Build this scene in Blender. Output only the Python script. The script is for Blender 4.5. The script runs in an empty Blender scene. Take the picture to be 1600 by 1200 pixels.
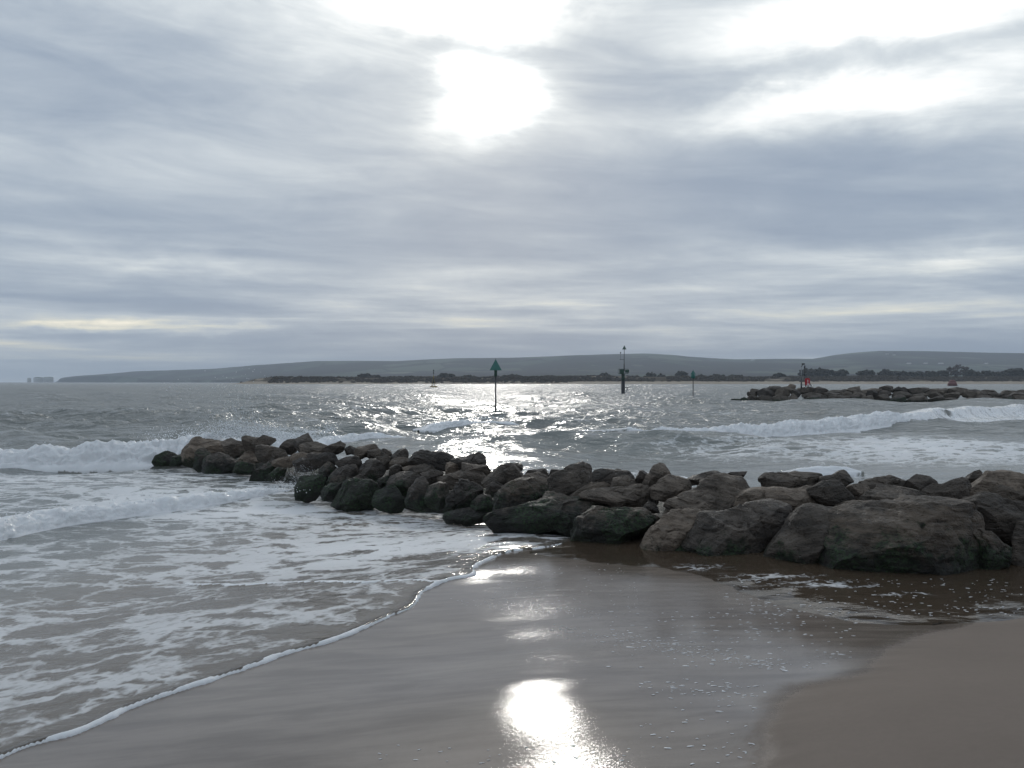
import bpy, bmesh, math, random
import numpy as np
from mathutils import Vector

SC = bpy.context.scene
COL = SC.collection
random.seed(7)
RNG = np.random.default_rng(11)

# ------------------------------------------------------------------ camera
H = 2.2            # eye height above still water (m)
F = 1246.0         # focal length in photograph pixels (1600 wide)
HY = 597.0         # horizon row of the photograph
cam_d = bpy.data.cameras.new('camera')
cam = bpy.data.objects.new('camera', cam_d)
COL.objects.link(cam)
cam.location = (0, 0, H)
cam.rotation_euler = (math.radians(90) - math.atan(3.0 / F), 0, 0)
cam_d.sensor_width = 36.0
cam_d.lens = 36.0 * F / 1600.0
cam_d.clip_start = 0.05
cam_d.clip_end = 60000
SC.camera = cam

def azel(px, py):
    a = math.atan((px - 800) / F)
    e = math.atan((HY - py) / F * math.cos(a))
    return a, e

# ------------------------------------------------------------------ sky, sun, exposure
SUN_AZ, SUN_EL = azel(772, 150)
SC.view_settings.view_transform = 'Standard'
SC.view_settings.look = 'None'
SC.view_settings.gamma = 1
SC.view_settings.exposure = 0.32
SC.view_settings.use_curve_mapping = False
SC.cycles.use_denoising = True
SC.cycles.max_bounces = 6
SC.cycles.diffuse_bounces = 2
SC.cycles.glossy_bounces = 3
SC.cycles.transparent_max_bounces = 10
SC.cycles.volume_bounces = 1
SC.cycles.sample_clamp_indirect = 4.0

class G:
    """small node-graph helper"""
    def __init__(s, nt):
        s.nt = nt
        nt.nodes.clear()
    def n(s, t, **kw):
        nd = s.nt.nodes.new(t)
        for k, v in kw.items():
            setattr(nd, k, v)
        return nd
    def link(s, a, b):
        s.nt.links.new(a, b)
    def put(s, sock, v):
        if isinstance(v, bpy.types.NodeSocket):
            s.nt.links.new(v, sock)
        elif v is not None:
            sock.default_value = v
    def m(s, op, a, b=None, c=None, clamp=False):
        nd = s.n('ShaderNodeMath', operation=op, use_clamp=clamp)
        s.put(nd.inputs[0], a)
        if b is not None: s.put(nd.inputs[1], b)
        if c is not None: s.put(nd.inputs[2], c)
        return nd.outputs[0]
    def vm(s, op, a, b=None, out=0):
        nd = s.n('ShaderNodeVectorMath', operation=op)
        s.put(nd.inputs[0], a)
        if b is not None:
            s.put(nd.inputs['Scale'] if op == 'SCALE' else nd.inputs[1], b)
        return nd.outputs[out]
    def comb(s, x, y, z):
        nd = s.n('ShaderNodeCombineXYZ')
        for i, v in enumerate((x, y, z)): s.put(nd.inputs[i], v)
        return nd.outputs[0]
    def sep(s, v):
        nd = s.n('ShaderNodeSeparateXYZ'); s.put(nd.inputs[0], v)
        return nd.outputs
    def noise(s, vec, scale, detail=4, rough=.55, dist=0, out='Fac'):
        nd = s.n('ShaderNodeTexNoise')
        s.put(nd.inputs['Vector'], vec); s.put(nd.inputs['Scale'], scale)
        nd.inputs['Detail'].default_value = detail
        nd.inputs['Roughness'].default_value = rough
        nd.inputs['Distortion'].default_value = dist
        return nd.outputs[out]
    def ramp(s, fac, stops, interp='LINEAR'):
        nd = s.n('ShaderNodeValToRGB')
        cr = nd.color_ramp; cr.interpolation = interp
        while len(cr.elements) < len(stops): cr.elements.new(0.5)
        for e, (p, c) in zip(cr.elements, stops):
            e.position = p
            e.color = (c, c, c, 1) if isinstance(c, (int, float)) else (*c, 1)
        s.put(nd.inputs[0], fac)
        return nd.outputs[0]
    def mix(s, fac, a, b, blend='MIX'):
        nd = s.n('ShaderNodeMix', data_type='RGBA', blend_type=blend)
        s.put(nd.inputs[0], fac)
        for i, v in ((6, a), (7, b)):
            if isinstance(v, tuple) and len(v) == 3: v = (*v, 1)
            s.put(nd.inputs[i], v)
        return nd.outputs[2]
    def mixf(s, fac, a, b):
        nd = s.n('ShaderNodeMix', data_type='FLOAT')
        s.put(nd.inputs[0], fac); s.put(nd.inputs[2], a); s.put(nd.inputs[3], b)
        return nd.outputs[0]
    def step(s, x, lo, hi):
        nd = s.n('ShaderNodeMapRange', interpolation_type='SMOOTHSTEP')
        s.put(nd.inputs[0], x); s.put(nd.inputs[1], lo); s.put(nd.inputs[2], hi)
        return nd.outputs[0]
    def attr(s, name):
        return s.n('ShaderNodeAttribute', attribute_name=name).outputs['Fac']
    def bump(s, h, dist, strength=1.0, normal=None):
        nd = s.n('ShaderNodeBump')
        s.put(nd.inputs['Height'], h)
        s.put(nd.inputs['Distance'], dist)
        s.put(nd.inputs['Strength'], strength)
        if normal is not None: s.link(normal, nd.inputs['Normal'])
        return nd.outputs[0]

world = bpy.data.worlds.new('World')
SC.world = world
world.use_nodes = True
g = G(world.node_tree)
tc = g.n('ShaderNodeTexCoord').outputs['Generated']
dx, dy, dz = g.sep(tc)
az = g.m('ARCTAN2', dx, dy)
el = g.m('ARCSINE', dz)
zc = g.m('ADD', g.m('MAXIMUM', dz, 0.0), 0.075)
cu = g.m('DIVIDE', dx, zc)
cv = g.m('DIVIDE', dy, zc)
# cloud sheet seen in perspective; streaks run across, slightly oblique
pv = g.comb(g.m('ADD', g.m('MULTIPLY', cu, 0.42), g.m('MULTIPLY', cv, 0.10)), g.m('ADD', g.m('MULTIPLY', cv, 1.0), g.m('MULTIPLY', cu, -0.12)), 3.7)
n1 = g.noise(pv, 0.55, 6, .52, .4)
n2 = g.noise(pv, 1.9, 8, .64, .6)
n3 = g.noise(g.comb(g.m('MULTIPLY', az, 1.6), g.m('ADD', g.m('MULTIPLY', el, 8.0), g.m('MULTIPLY', az, .7)), 1.3), 3.2, 9, .62, .6)
wz = g.noise(g.comb(g.m('MULTIPLY', az, 1.0), g.m('MULTIPLY', el, 2.2), 0.4), 5.0, 6, .6, .3, out='Color')
wx, wy, _w = g.sep(wz)
azw = g.m('ADD', az, g.m('MULTIPLY', g.m('SUBTRACT', wx, .5), .26))
elw = g.m('ADD', el, g.m('MULTIPLY', g.m('SUBTRACT', wy, .5), .075))
def blob(px, py, sx, sy, amp, tilt=0.0):
    a, e = azel(px, py)
    da = g.m('SUBTRACT', azw, a)
    de = g.m('SUBTRACT', elw, e)
    if tilt:
        de = g.m('SUBTRACT', de, g.m('MULTIPLY', da, tilt))
    q = g.m('ADD', g.m('POWER', g.m('DIVIDE', da, math.radians(sx)), 2.0), g.m('POWER', g.m('DIVIDE', de, math.radians(sy)), 2.0))
    return g.m('MULTIPLY', g.m('EXPONENT', g.m('MULTIPLY', q, -1.0)), amp)
sv = Vector((math.sin(SUN_AZ) * math.cos(SUN_EL), math.cos(SUN_AZ) * math.cos(SUN_EL), math.sin(SUN_EL)))
ang = g.m('ARCCOSINE', g.m('MINIMUM', g.vm('DOT_PRODUCT', tc, tuple(sv), out=1), .99999))
# cover: 0 = thin bright veil, 1 = thick grey cloud
cover = g.m('ADD', 0.585, g.m('MULTIPLY', g.m('SUBTRACT', n1, .5), .42))
cover = g.m('ADD', cover, g.m('MULTIPLY', g.m('SUBTRACT', n2, .5), .44))
cover = g.m('ADD', cover, g.m('MULTIPLY', g.m('SUBTRACT', n3, .5), .50))
n4 = g.noise(g.comb(g.m('MULTIPLY', az, 2.6), g.m('MULTIPLY', el, 40.0), 7.1), 1.0, 6, .6, .3)
cover = g.m('ADD', cover, g.m('MULTIPLY', g.m('MULTIPLY', g.m('SUBTRACT', n4, .5), 1.35), g.step(el, .22, .06)))
for b in [
        (757, 155, 3.2, 2.5, -.42), (750, 140, 9, 6, -.20), (640, -10, 13, 4.6, -.55), (830, 40, 5, 2.2, -.2), (740, 86, 8, .9, .46, -.05), (1430, 18, 12, 2.6, -.52, .02), (1310, 160, 10, 1.9, -.50, .0),
        (1600, 150, 7, 4, -.2), (1330, 92, 16, 1.0, .30, .03), (1000, 120, 9, 6, -.10), (600, 118, 5, 1.2, .22), (960, 60, 4, 3, .05),
        (110, 115, 15, 3.6, .22, -.03), (1010, 95, 6, 3.5, .12, .12), (1120, 300, 19, 4.6, .31), (420, 400, 20, 4, .07), (330, 350, 18, 3.0, .12, -.06), (1560, 340, 8, 2.2, .12),
        (420, 220, 14, 2.2, -.06), (230, 403, 6, .8, -.22), (150, 518, 9, .4, -.34, .02), (620, 487, 7, .7, -.10), (1000, 505, 8, .5, -.12, -.01), (1180, 408, 14, 1.0, -.12), (1560, 405, 7, .7, -.22, .05),
        (1000, 556, 60, 1.3, .20), (250, 455, 14, 1.2, .10)]:
    cover = g.m('ADD', cover, blob(*b))
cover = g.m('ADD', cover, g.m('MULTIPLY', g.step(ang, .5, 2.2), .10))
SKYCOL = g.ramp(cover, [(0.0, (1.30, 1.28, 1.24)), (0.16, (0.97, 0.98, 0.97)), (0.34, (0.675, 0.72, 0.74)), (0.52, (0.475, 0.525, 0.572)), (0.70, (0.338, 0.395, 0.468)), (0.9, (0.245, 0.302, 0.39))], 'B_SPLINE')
# low sky: thin places glow warmer
lowf = g.m('MULTIPLY', g.step(el, .16, .05), g.step(cover, .58, .25))
SKYCOL = g.mix(lowf, SKYCOL, g.mix(1.0, SKYCOL, (1.10, 1.0, .80), 'MULTIPLY'))
# veiled sun behind the thin cloud
glow = g.m('MULTIPLY', g.m('EXPONENT', g.m('MULTIPLY', g.m('POWER', g.m('DIVIDE', ang, math.radians(2.6)), 2.0), -1.0)), 1.0)
glow = g.m('MULTIPLY', glow, g.step(cover, .62, .15))
SKYCOL = g.mix(1.0, SKYCOL, g.comb(glow, glow, g.m('MULTIPLY', glow, .95)), 'ADD')
sky = g.n('ShaderNodeTexSky', sky_type='NISHITA')
sky.sun_disc = False
sky.sun_elevation = SUN_EL
sky.sun_rotation = SUN_AZ
sky.air_density = 1.2
sky.dust_density = 2.0
bg_sky = g.n('ShaderNodeBackground'); g.link(sky.outputs[0], bg_sky.inputs[0]); bg_sky.inputs[1].default_value = 0.05
bg_cl = g.n('ShaderNodeBackground')
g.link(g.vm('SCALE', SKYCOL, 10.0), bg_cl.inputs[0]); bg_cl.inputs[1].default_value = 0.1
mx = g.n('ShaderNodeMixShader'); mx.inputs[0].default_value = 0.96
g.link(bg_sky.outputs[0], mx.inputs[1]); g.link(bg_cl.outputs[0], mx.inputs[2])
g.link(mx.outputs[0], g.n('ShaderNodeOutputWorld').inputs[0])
world.cycles.sampling_method = 'MANUAL'
world.cycles.sample_map_resolution = 1024

sun_d = bpy.data.lights.new('sun', 'SUN')
sun_d.energy = 0.5
sun_d.angle = math.radians(4.2)
sun_d.color = (1.0, 0.96, 0.89)
sun = bpy.data.objects.new('sun', sun_d)
COL.objects.link(sun)
sun.rotation_euler = (-sv).to_track_quat('-Z', 'Y').to_euler()
sun.location = (0, 20, 30)

# ------------------------------------------------------------------ helpers
def tag(o, label=None, cat=None, group=None, kind=None):
    if label: o['label'] = label
    if cat: o['category'] = cat
    if group: o['group'] = group
    if kind: o['kind'] = kind
    return o

def mesh_obj(name, verts, faces, mat=None, parent=None, smooth=True, attrs=None):
    me = bpy.data.meshes.new(name)
    verts = np.asarray(verts, dtype=np.float32)
    if isinstance(faces, np.ndarray):
        k = faces.shape[1]
        me.vertices.add(len(verts)); me.vertices.foreach_set('co', verts.ravel())
        me.loops.add(faces.size); me.loops.foreach_set('vertex_index', faces.astype(np.int32).ravel())
        me.polygons.add(len(faces))
        me.polygons.foreach_set('loop_start', np.arange(0, faces.size, k, dtype=np.int32))
        me.polygons.foreach_set('loop_total', np.full(len(faces), k, dtype=np.int32))
        me.update(calc_edges=True)
    else:
        me.from_pydata([tuple(v) for v in verts.tolist()], [], faces)
    if smooth:
        me.polygons.foreach_set('use_smooth', np.ones(len(me.polygons), dtype=bool))
    for k, v in (attrs or {}).items():
        a = me.attributes.new(k, 'FLOAT', 'POINT')
        a.data.foreach_set('value', np.asarray(v, dtype=np.float32).ravel())
    if mat: me.materials.append(mat)
    o = bpy.data.objects.new(name, me)
    COL.objects.link(o)
    if parent: o.parent = parent
    return o

def bm_obj(name, bm, mat, parent=None, smooth=False):
    me = bpy.data.meshes.new(name)
    bmesh.ops.recalc_face_normals(bm, faces=bm.faces)
    bm.to_mesh(me); bm.free()
    me.materials.append(mat)
    if smooth:
        for p in me.polygons: p.use_smooth = True
    o = bpy.data.objects.new(name, me); COL.objects.link(o)
    if parent: o.parent = parent
    return o

def empty(name, loc, rz=0.0):
    o = bpy.data.objects.new(name, None)
    COL.objects.link(o); o.location = loc; o.rotation_euler = (0, 0, rz)
    o.empty_display_size = .2
    return o

def cyl(bm, p0, p1, r0, r1=None, seg=12):
    r1 = r0 if r1 is None else r1
    p0, p1 = Vector(p0), Vector(p1)
    ax = (p1 - p0).normalized()
    t = ax.orthogonal().normalized(); b = ax.cross(t)
    rings = []
    for p, r in ((p0, r0), (p1, r1)):
        rings.append([bm.verts.new(p + (t * math.cos(2 * math.pi * i / seg) + b * math.sin(2 * math.pi * i / seg)) * max(r, 1e-4)) for i in range(seg)])
    for i in range(seg):
        bm.faces.new((rings[0][i], rings[0][(i + 1) % seg], rings[1][(i + 1) % seg], rings[1][i]))
    bm.faces.new(rings[0][::-1]); bm.faces.new(rings[1])

def box(bm, c, s, bev=0.0):
    r = bmesh.ops.create_cube(bm, size=1.0)
    for v in r['verts']:
        v.co = Vector((c[0] + v.co.x * s[0], c[1] + v.co.y * s[1], c[2] + v.co.z * s[2]))
    if bev:
        es = list({e for v in r['verts'] for e in v.link_edges})
        bmesh.ops.bevel(bm, geom=es, offset=bev, segments=2, affect='EDGES')

def _hash(ix, iy, iz):
    with np.errstate(over='ignore'):
        h = (ix.astype(np.uint32) * np.uint32(374761393) + iy.astype(np.uint32) * np.uint32(668265263) + iz.astype(np.uint32) * np.uint32(2246822519))
        h = (h ^ (h >> np.uint32(13))) * np.uint32(1274126177)
        h = h ^ (h >> np.uint32(16))
    return h.astype(np.float32) / np.float32(4294967295.0)

def vnoise(p):
    """value noise in 0..1 at points (N,3)"""
    p = np.asarray(p, dtype=np.float64)
    i = np.floor(p).astype(np.int64)
    f = (p - i).astype(np.float32)
    u = f * f * f * (f * (f * 6 - 15) + 10)
    r = np.zeros(len(p), np.float32)
    for a in (0, 1):
        wa = u[:, 0] if a else 1 - u[:, 0]
        for b in (0, 1):
            wb = u[:, 1] if b else 1 - u[:, 1]
            for c in (0, 1):
                wc = u[:, 2] if c else 1 - u[:, 2]
                r += wa * wb * wc * _hash(i[:, 0] + a, i[:, 1] + b, i[:, 2] + c)
    return r

def fbm(p, oct=4, gain=.5):
    p = np.asarray(p, dtype=np.float64)
    s = np.zeros(len(p), np.float32); a = 1.0; t = 0.0
    for k in range(oct):
        s += a * (vnoise(p * (2.03 ** k) + 17.3 * k) - .5); t += a; a *= gain
    return s / t * 2.0      # about -1..1

def sst(x, a, b):
    t = np.clip((x - a) / (b - a), 0, 1)
    return t * t * (3 - 2 * t)

def px2w(px, py, z=0.0):
    Y = (H - z) * F / (py - HY)
    return np.array([(px - 800) / F * Y, Y, z])

def grid_faces(nr, nc):
    i = np.arange(nr - 1)[:, None] * nc + np.arange(nc - 1)[None, :]
    i = i.ravel()
    return np.stack([i, i + 1, i + nc + 1, i + nc], 1)

def material(name):
    m = bpy.data.materials.new(name); m.use_nodes = True
    gg = G(m.node_tree)
    return m, gg

def principled(gg, **kw):
    b = gg.n('ShaderNodeBsdfPrincipled')
    for k, v in kw.items():
        k = k.replace('_', ' ')
        if isinstance(v, tuple) and len(v) == 3 and k == 'Base Color': v = (*v, 1)
        gg.put(b.inputs[k], v)
    o = gg.n('ShaderNodeOutputMaterial')
    gg.link(b.outputs[0], o.inputs[0])
    return b

def plain(name, col, rough=.6, metal=0.0, var=.25, scale=6.0):
    m, gg = material(name)
    p = gg.n('ShaderNodeTexCoord').outputs['Object']
    n = gg.noise(p, scale, 5, .6)
    c = gg.mix(n, tuple(x * (1 - var) for x in col), tuple(min(1, x * (1 + var)) for x in col))
    principled(gg, Base_Color=c, Roughness=gg.m('ADD', rough, gg.m('MULTIPLY', gg.m('SUBTRACT', n, .5), .2)), Metallic=metal)
    return m

# ------------------------------------------------------------------ the beach
CP = [px2w(*a) for a in [
    (865, 1120, .517), (800, 1200, .493), (1200, 1200, .62), (1600, 1200, .82), (1400, 1100, .73), (1350, 1040, .55), (1250, 1080, .56),
    (1600, 965, .40), (1450, 985, .42), (0, 1190, .22), (460, 1015, .295), (750, 890, .312), (600, 1100, .414), (300, 1190, .343), (1000, 1000, .47),
    (1000, 900, .355), (1200, 930, .365), (1350, 950, .36), (1450, 905, .32), (1250, 880, .31), (1560, 900, .33), (1000, 865, .27), (900, 852, .25), (820, 835, .2)]]
CP += [np.array(p) for p in [
    (2, 12, -.2), (-3, 17, -.35), (8, 12, -.1), (7, 5, .85), (9, 9, .5), (12, 3, 1.4), (5, 0, 1.0), (0, 0, .62), (-4, 0, .2), (-8, 2, -.3), (-7, 10, -.42),
    (-4, 12, -.22), (-1, 9, .17), (-10, 22, -1), (0, 22, -.9), (10, 25, -1), (25, 40, -1.5), (-30, 10, -2), (22, 8, .4), (15, -10, 2), (-10, -15, .2), (0, -20, 1.4), (-40, -30, -1.5), (40, -30, 2.5), (40, 10, 1.0)]]
CP += [np.array(p) for p in [(.1, 4.6, .480), (.1, 5.2, .425), (.1, 5.8, .388), (.1, 6.6, .352), (.1, 7.3, .318), (-.05, 7.9, .292), (-.4, 4.6, .432), (-.4, 5.2, .378), (-.4, 5.8, .345), (.7, 5.4, .445), (.7, 6.0, .405)]]
CP = np.array(CP, dtype=float)
def _U(r2):
    return np.where(r2 > 1e-9, r2 * np.log(r2 + 1e-12), 0.0)
_n = len(CP)
_d2 = ((CP[:, None, :2] - CP[None, :, :2]) ** 2).sum(-1)
_A = np.zeros((_n + 3, _n + 3)); _A[:_n, :_n] = _U(_d2) + np.eye(_n) * .05
_A[:_n, _n] = 1; _A[:_n, _n + 1:] = CP[:, :2]; _A[_n, :_n] = 1; _A[_n + 1:, :_n] = CP[:, :2].T
_W = np.linalg.solve(_A, np.concatenate([CP[:, 2], np.zeros(3)]))
def sand_z(x, y):
    x = np.asarray(x, float); y = np.asarray(y, float); sh = x.shape
    x = x.ravel(); y = y.ravel()
    z = np.empty(len(x))
    for a in range(0, len(x), 50000):
        xs, ys = x[a:a + 50000], y[a:a + 50000]
        r2 = (xs[:, None] - CP[None, :, 0]) ** 2 + (ys[:, None] - CP[None, :, 1]) ** 2
        z[a:a + 50000] = _U(r2) @ _W[:_n] + _W[_n] + _W[_n + 1] * xs + _W[_n + 2] * ys
    return np.clip(z, -2.5, 2.5).reshape(sh)
def pool_z(x):
    return .40 - np.maximum(0, 2.6 - np.asarray(x)) * .055

def on_sand(px, py):
    """where the ray through a photograph pixel meets the beach"""
    z = .4
    for _ in range(30):
        p = px2w(px, py, z)
        z = .5 * z + .5 * float(sand_z(p[0], p[1]))
    return px2w(px, py, z)

def seg_dist(P, L):
    """distance of points (N,2) to polyline L and the nearest parameter"""
    best = np.full(len(P), 1e9)
    for a, b in zip(L[:-1], L[1:]):
        d = b - a; t = np.clip(((P - a) @ d) / (d @ d), 0, 1)
        q = np.hypot(*(P - a - t[:, None] * d).T)
        best = np.minimum(best, q)
    return best
def inside(P, poly):
    c = np.zeros(len(P), bool)
    x, y = P[:, 0], P[:, 1]
    j = len(poly) - 1
    for i in range(len(poly)):
        xi, yi = poly[i]; xj, yj = poly[j]
        cond = ((yi > y) != (yj > y)) & (x < (xj - xi) * (y - yi) / (yj - yi + 1e-12) + xi)
        c ^= cond; j = i
    return c
def smooth_line(L, k=6):
    """Catmull-Rom through the points"""
    L = np.array(L, float); out = []
    P = np.vstack([2 * L[0] - L[1], L, 2 * L[-1] - L[-2]])
    for i in range(1, len(P) - 2):
        for t in np.linspace(0, 1, k, endpoint=False):
            out.append(.5 * (2 * P[i] + (P[i + 1] - P[i - 1]) * t + (2 * P[i - 1] - 5 * P[i] + 4 * P[i + 1] - P[i + 2]) * t ** 2 + (3 * P[i] - P[i - 1] - 3 * P[i + 1] + P[i + 2]) * t ** 3))
    out.append(P[-2])
    return np.array(out)

EDGE_PX = [(-90, 1225), (0, 1188), (60, 1165), (130, 1143), (200, 1112), (300, 1075), (380, 1050), (440, 1028), (500, 1010), (560, 988), (620, 963), (655, 945), (666, 925), (700, 908), (742, 899), (745, 886), (772, 872), (800, 863), (850, 857), (900, 848)]
EDGE = smooth_line([on_sand(*p)[:2] for p in EDGE_PX], 5)
EDGE2 = smooth_line([on_sand(*p)[:2] + np.array([0, -.12]) for p in [(300, 919), (360, 919), (430, 916), (500, 912), (560, 911), (640, 908), (700, 906), (738, 900)]], 5)
LAND = np.vstack([[(-60, -60), (-9, -6), (-4.6, 1.0)], EDGE, [(1.2, 11.2), (3.5, 9.6), (6.5, 9.6), (12, 9.0), (60, 12), (60, -60)]])
DRY_PX = [(1178, 1215), (1190, 1150), (1210, 1100), (1245, 1072), (1300, 1058), (1345, 1045), (1368, 1018), (1400, 1000), (1450, 986), (1520, 973), (1610, 962)]
DRYL = np.array([on_sand(*p)[:2] for p in DRY_PX])
DRY = np.vstack([DRYL, [(8, 6.4), (60, 6), (60, -60), (1.0, -60), (.95, 0)]])

def axis(parts):
    return np.unique(np.concatenate([np.arange(a, b, s) for a, b, s in parts]))
xs = axis([(-200, -40, 16), (-40, -12, 2.0), (-12, -5, .3), (-5, 6, .04), (6, 12, .3), (12, 60, 3), (60, 220, 16)])
ys = axis([(-200, -30, 17), (-30, 0, 2.0), (0, 2.4, .2), (2.4, 10, .04), (10, 26, .4), (26, 60.5, 4)])
XX, YY = np.meshgrid(xs, ys)
P2 = np.stack([XX.ravel(), YY.ravel()], 1)
ZZ = sand_z(XX, YY).ravel()
dsg = np.where(inside(P2, DRY), 1, -1) * seg_dist(P2, np.vstack([DRY, DRY[:1]]))
wob = fbm(np.c_[P2 * 2.2, np.zeros(len(P2))], 3)
dry = sst(dsg + wob * .10, -.12, .34)
near = (np.abs(P2[:, 0]) < 12) & (P2[:, 1] > -2) & (P2[:, 1] < 12)
ZZ = ZZ + np.where(near, .0008 * fbm(np.c_[P2[:, 0] * .9, P2[:, 1] * 2.0, np.ones(len(P2))], 3) + .002 * dry, 0)

msand, gg = material('sand')
pos = gg.n('ShaderNodeNewGeometry').outputs['Position']
px_, py_, pz_ = gg.sep(pos)
dryA = gg.attr('dry')
rip = gg.attr('ripple')
st = gg.comb(gg.m('MULTIPLY', px_, .55), gg.m('MULTIPLY', py_, 2.6), 0.0)
streak = gg.noise(st, 2.2, 6, .6, .3)
blot = gg.noise(pos, 1.1, 5, .6)
grain = gg.noise(pos, 420, 2, .6)
mid = gg.noise(pos, 26, 5, .65)
wetc = gg.mix(gg.step(streak, .3, .7), (.157, .128, .106), (.242, .203, .172))
dryc = gg.mix(gg.m('ADD', gg.m('MULTIPLY', blot, .6), gg.m('MULTIPLY', mid, .4)), (.165, .134, .111), (.258, .212, .178))
colr = gg.mix(dryA, wetc, dryc)
colr = gg.mix(gg.m('MULTIPLY', gg.m('SUBTRACT', grain, .35, clamp=True), .5), colr, gg.mix(1.0, colr, (.5, .48, .46), 'MULTIPLY'))
film = gg.step(gg.m('ADD', gg.m('MULTIPLY', streak, .6), gg.m('MULTIPLY', blot, .5)), .38, .62)
rwet = gg.mixf(film, .11, .045)
dryR = gg.step(gg.m('ADD', dryA, gg.m('MULTIPLY', gg.m('SUBTRACT', gg.m('ADD', gg.m('MULTIPLY', gg.noise(pos, 160, 3, .7), .6), gg.m('MULTIPLY', mid, .4)), .5), 1.1)), .22, .40)
rough = gg.mixf(dryR, rwet, .66)
rp = gg.noise(gg.comb(gg.m('MULTIPLY', px_, 1.0), gg.m('MULTIPLY', py_, 1.9), 0.0), 26, 3, .55, .6)
rp2 = gg.noise(gg.comb(gg.m('MULTIPLY', px_, 1.0), gg.m('MULTIPLY', py_, 2.4), 4.0), 6.5, 3, .5, .4)
rp3 = gg.noise(gg.comb(px_, gg.m('MULTIPLY', py_, 1.5), 9.0), 62, 2, .6, .3)
hgt = gg.m('ADD', gg.m('MULTIPLY', gg.m('ADD', gg.m('MULTIPLY', rp3, .30), gg.m('ADD', gg.m('MULTIPLY', rp, .45), gg.m('MULTIPLY', rp2, .25))), gg.m('ADD', gg.m('MULTIPLY', rip, 1.0), .02)), gg.m('MULTIPLY', gg.m('ADD', gg.m('MULTIPLY', mid, .5), grain), gg.mixf(dryA, .012, .14)))
bmp = gg.bump(hgt, .012, 1.0)
principled(gg, Base_Color=colr, Roughness=rough, Normal=bmp, IOR=1.36, Specular_IOR_Level=gg.mixf(gg.step(gg.m('ADD', dryA, gg.m('MULTIPLY', gg.m('SUBTRACT', mid, .5), .5)), .0, .22), .55, .10))
ripA = np.zeros(len(P2))
for (px, py, sx, sy, a) in [(830, 890, .8, 1.3, .10), (1000, 930, .9, 1.0, .30), (930, 985, .8, .4, .12), (1050, 1020, 1.0, .4, .22), (1180, 930, .7, .6, .5), (1000, 1190, .6, .22, .16), (870, 1125, .34, .30, .15), (880, 1188, .25, .10, .06), (862, 1068, .3, .12, .22), (1400, 950, .9, .4, .6)]:
    c = on_sand(px, py)
    ripA = np.maximum(ripA, a * np.exp(-((P2[:, 0] - c[0]) / sx) ** 2 - ((P2[:, 1] - c[1]) / sy) ** 2))
sand = mesh_obj('sand', np.c_[P2, ZZ], grid_faces(len(ys), len(xs)), msand, attrs={'dry': dry, 'ripple': ripA})
tag(sand, 'wet brown sand beach sloping into the sea, dry rise at right', kind='structure')

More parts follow.
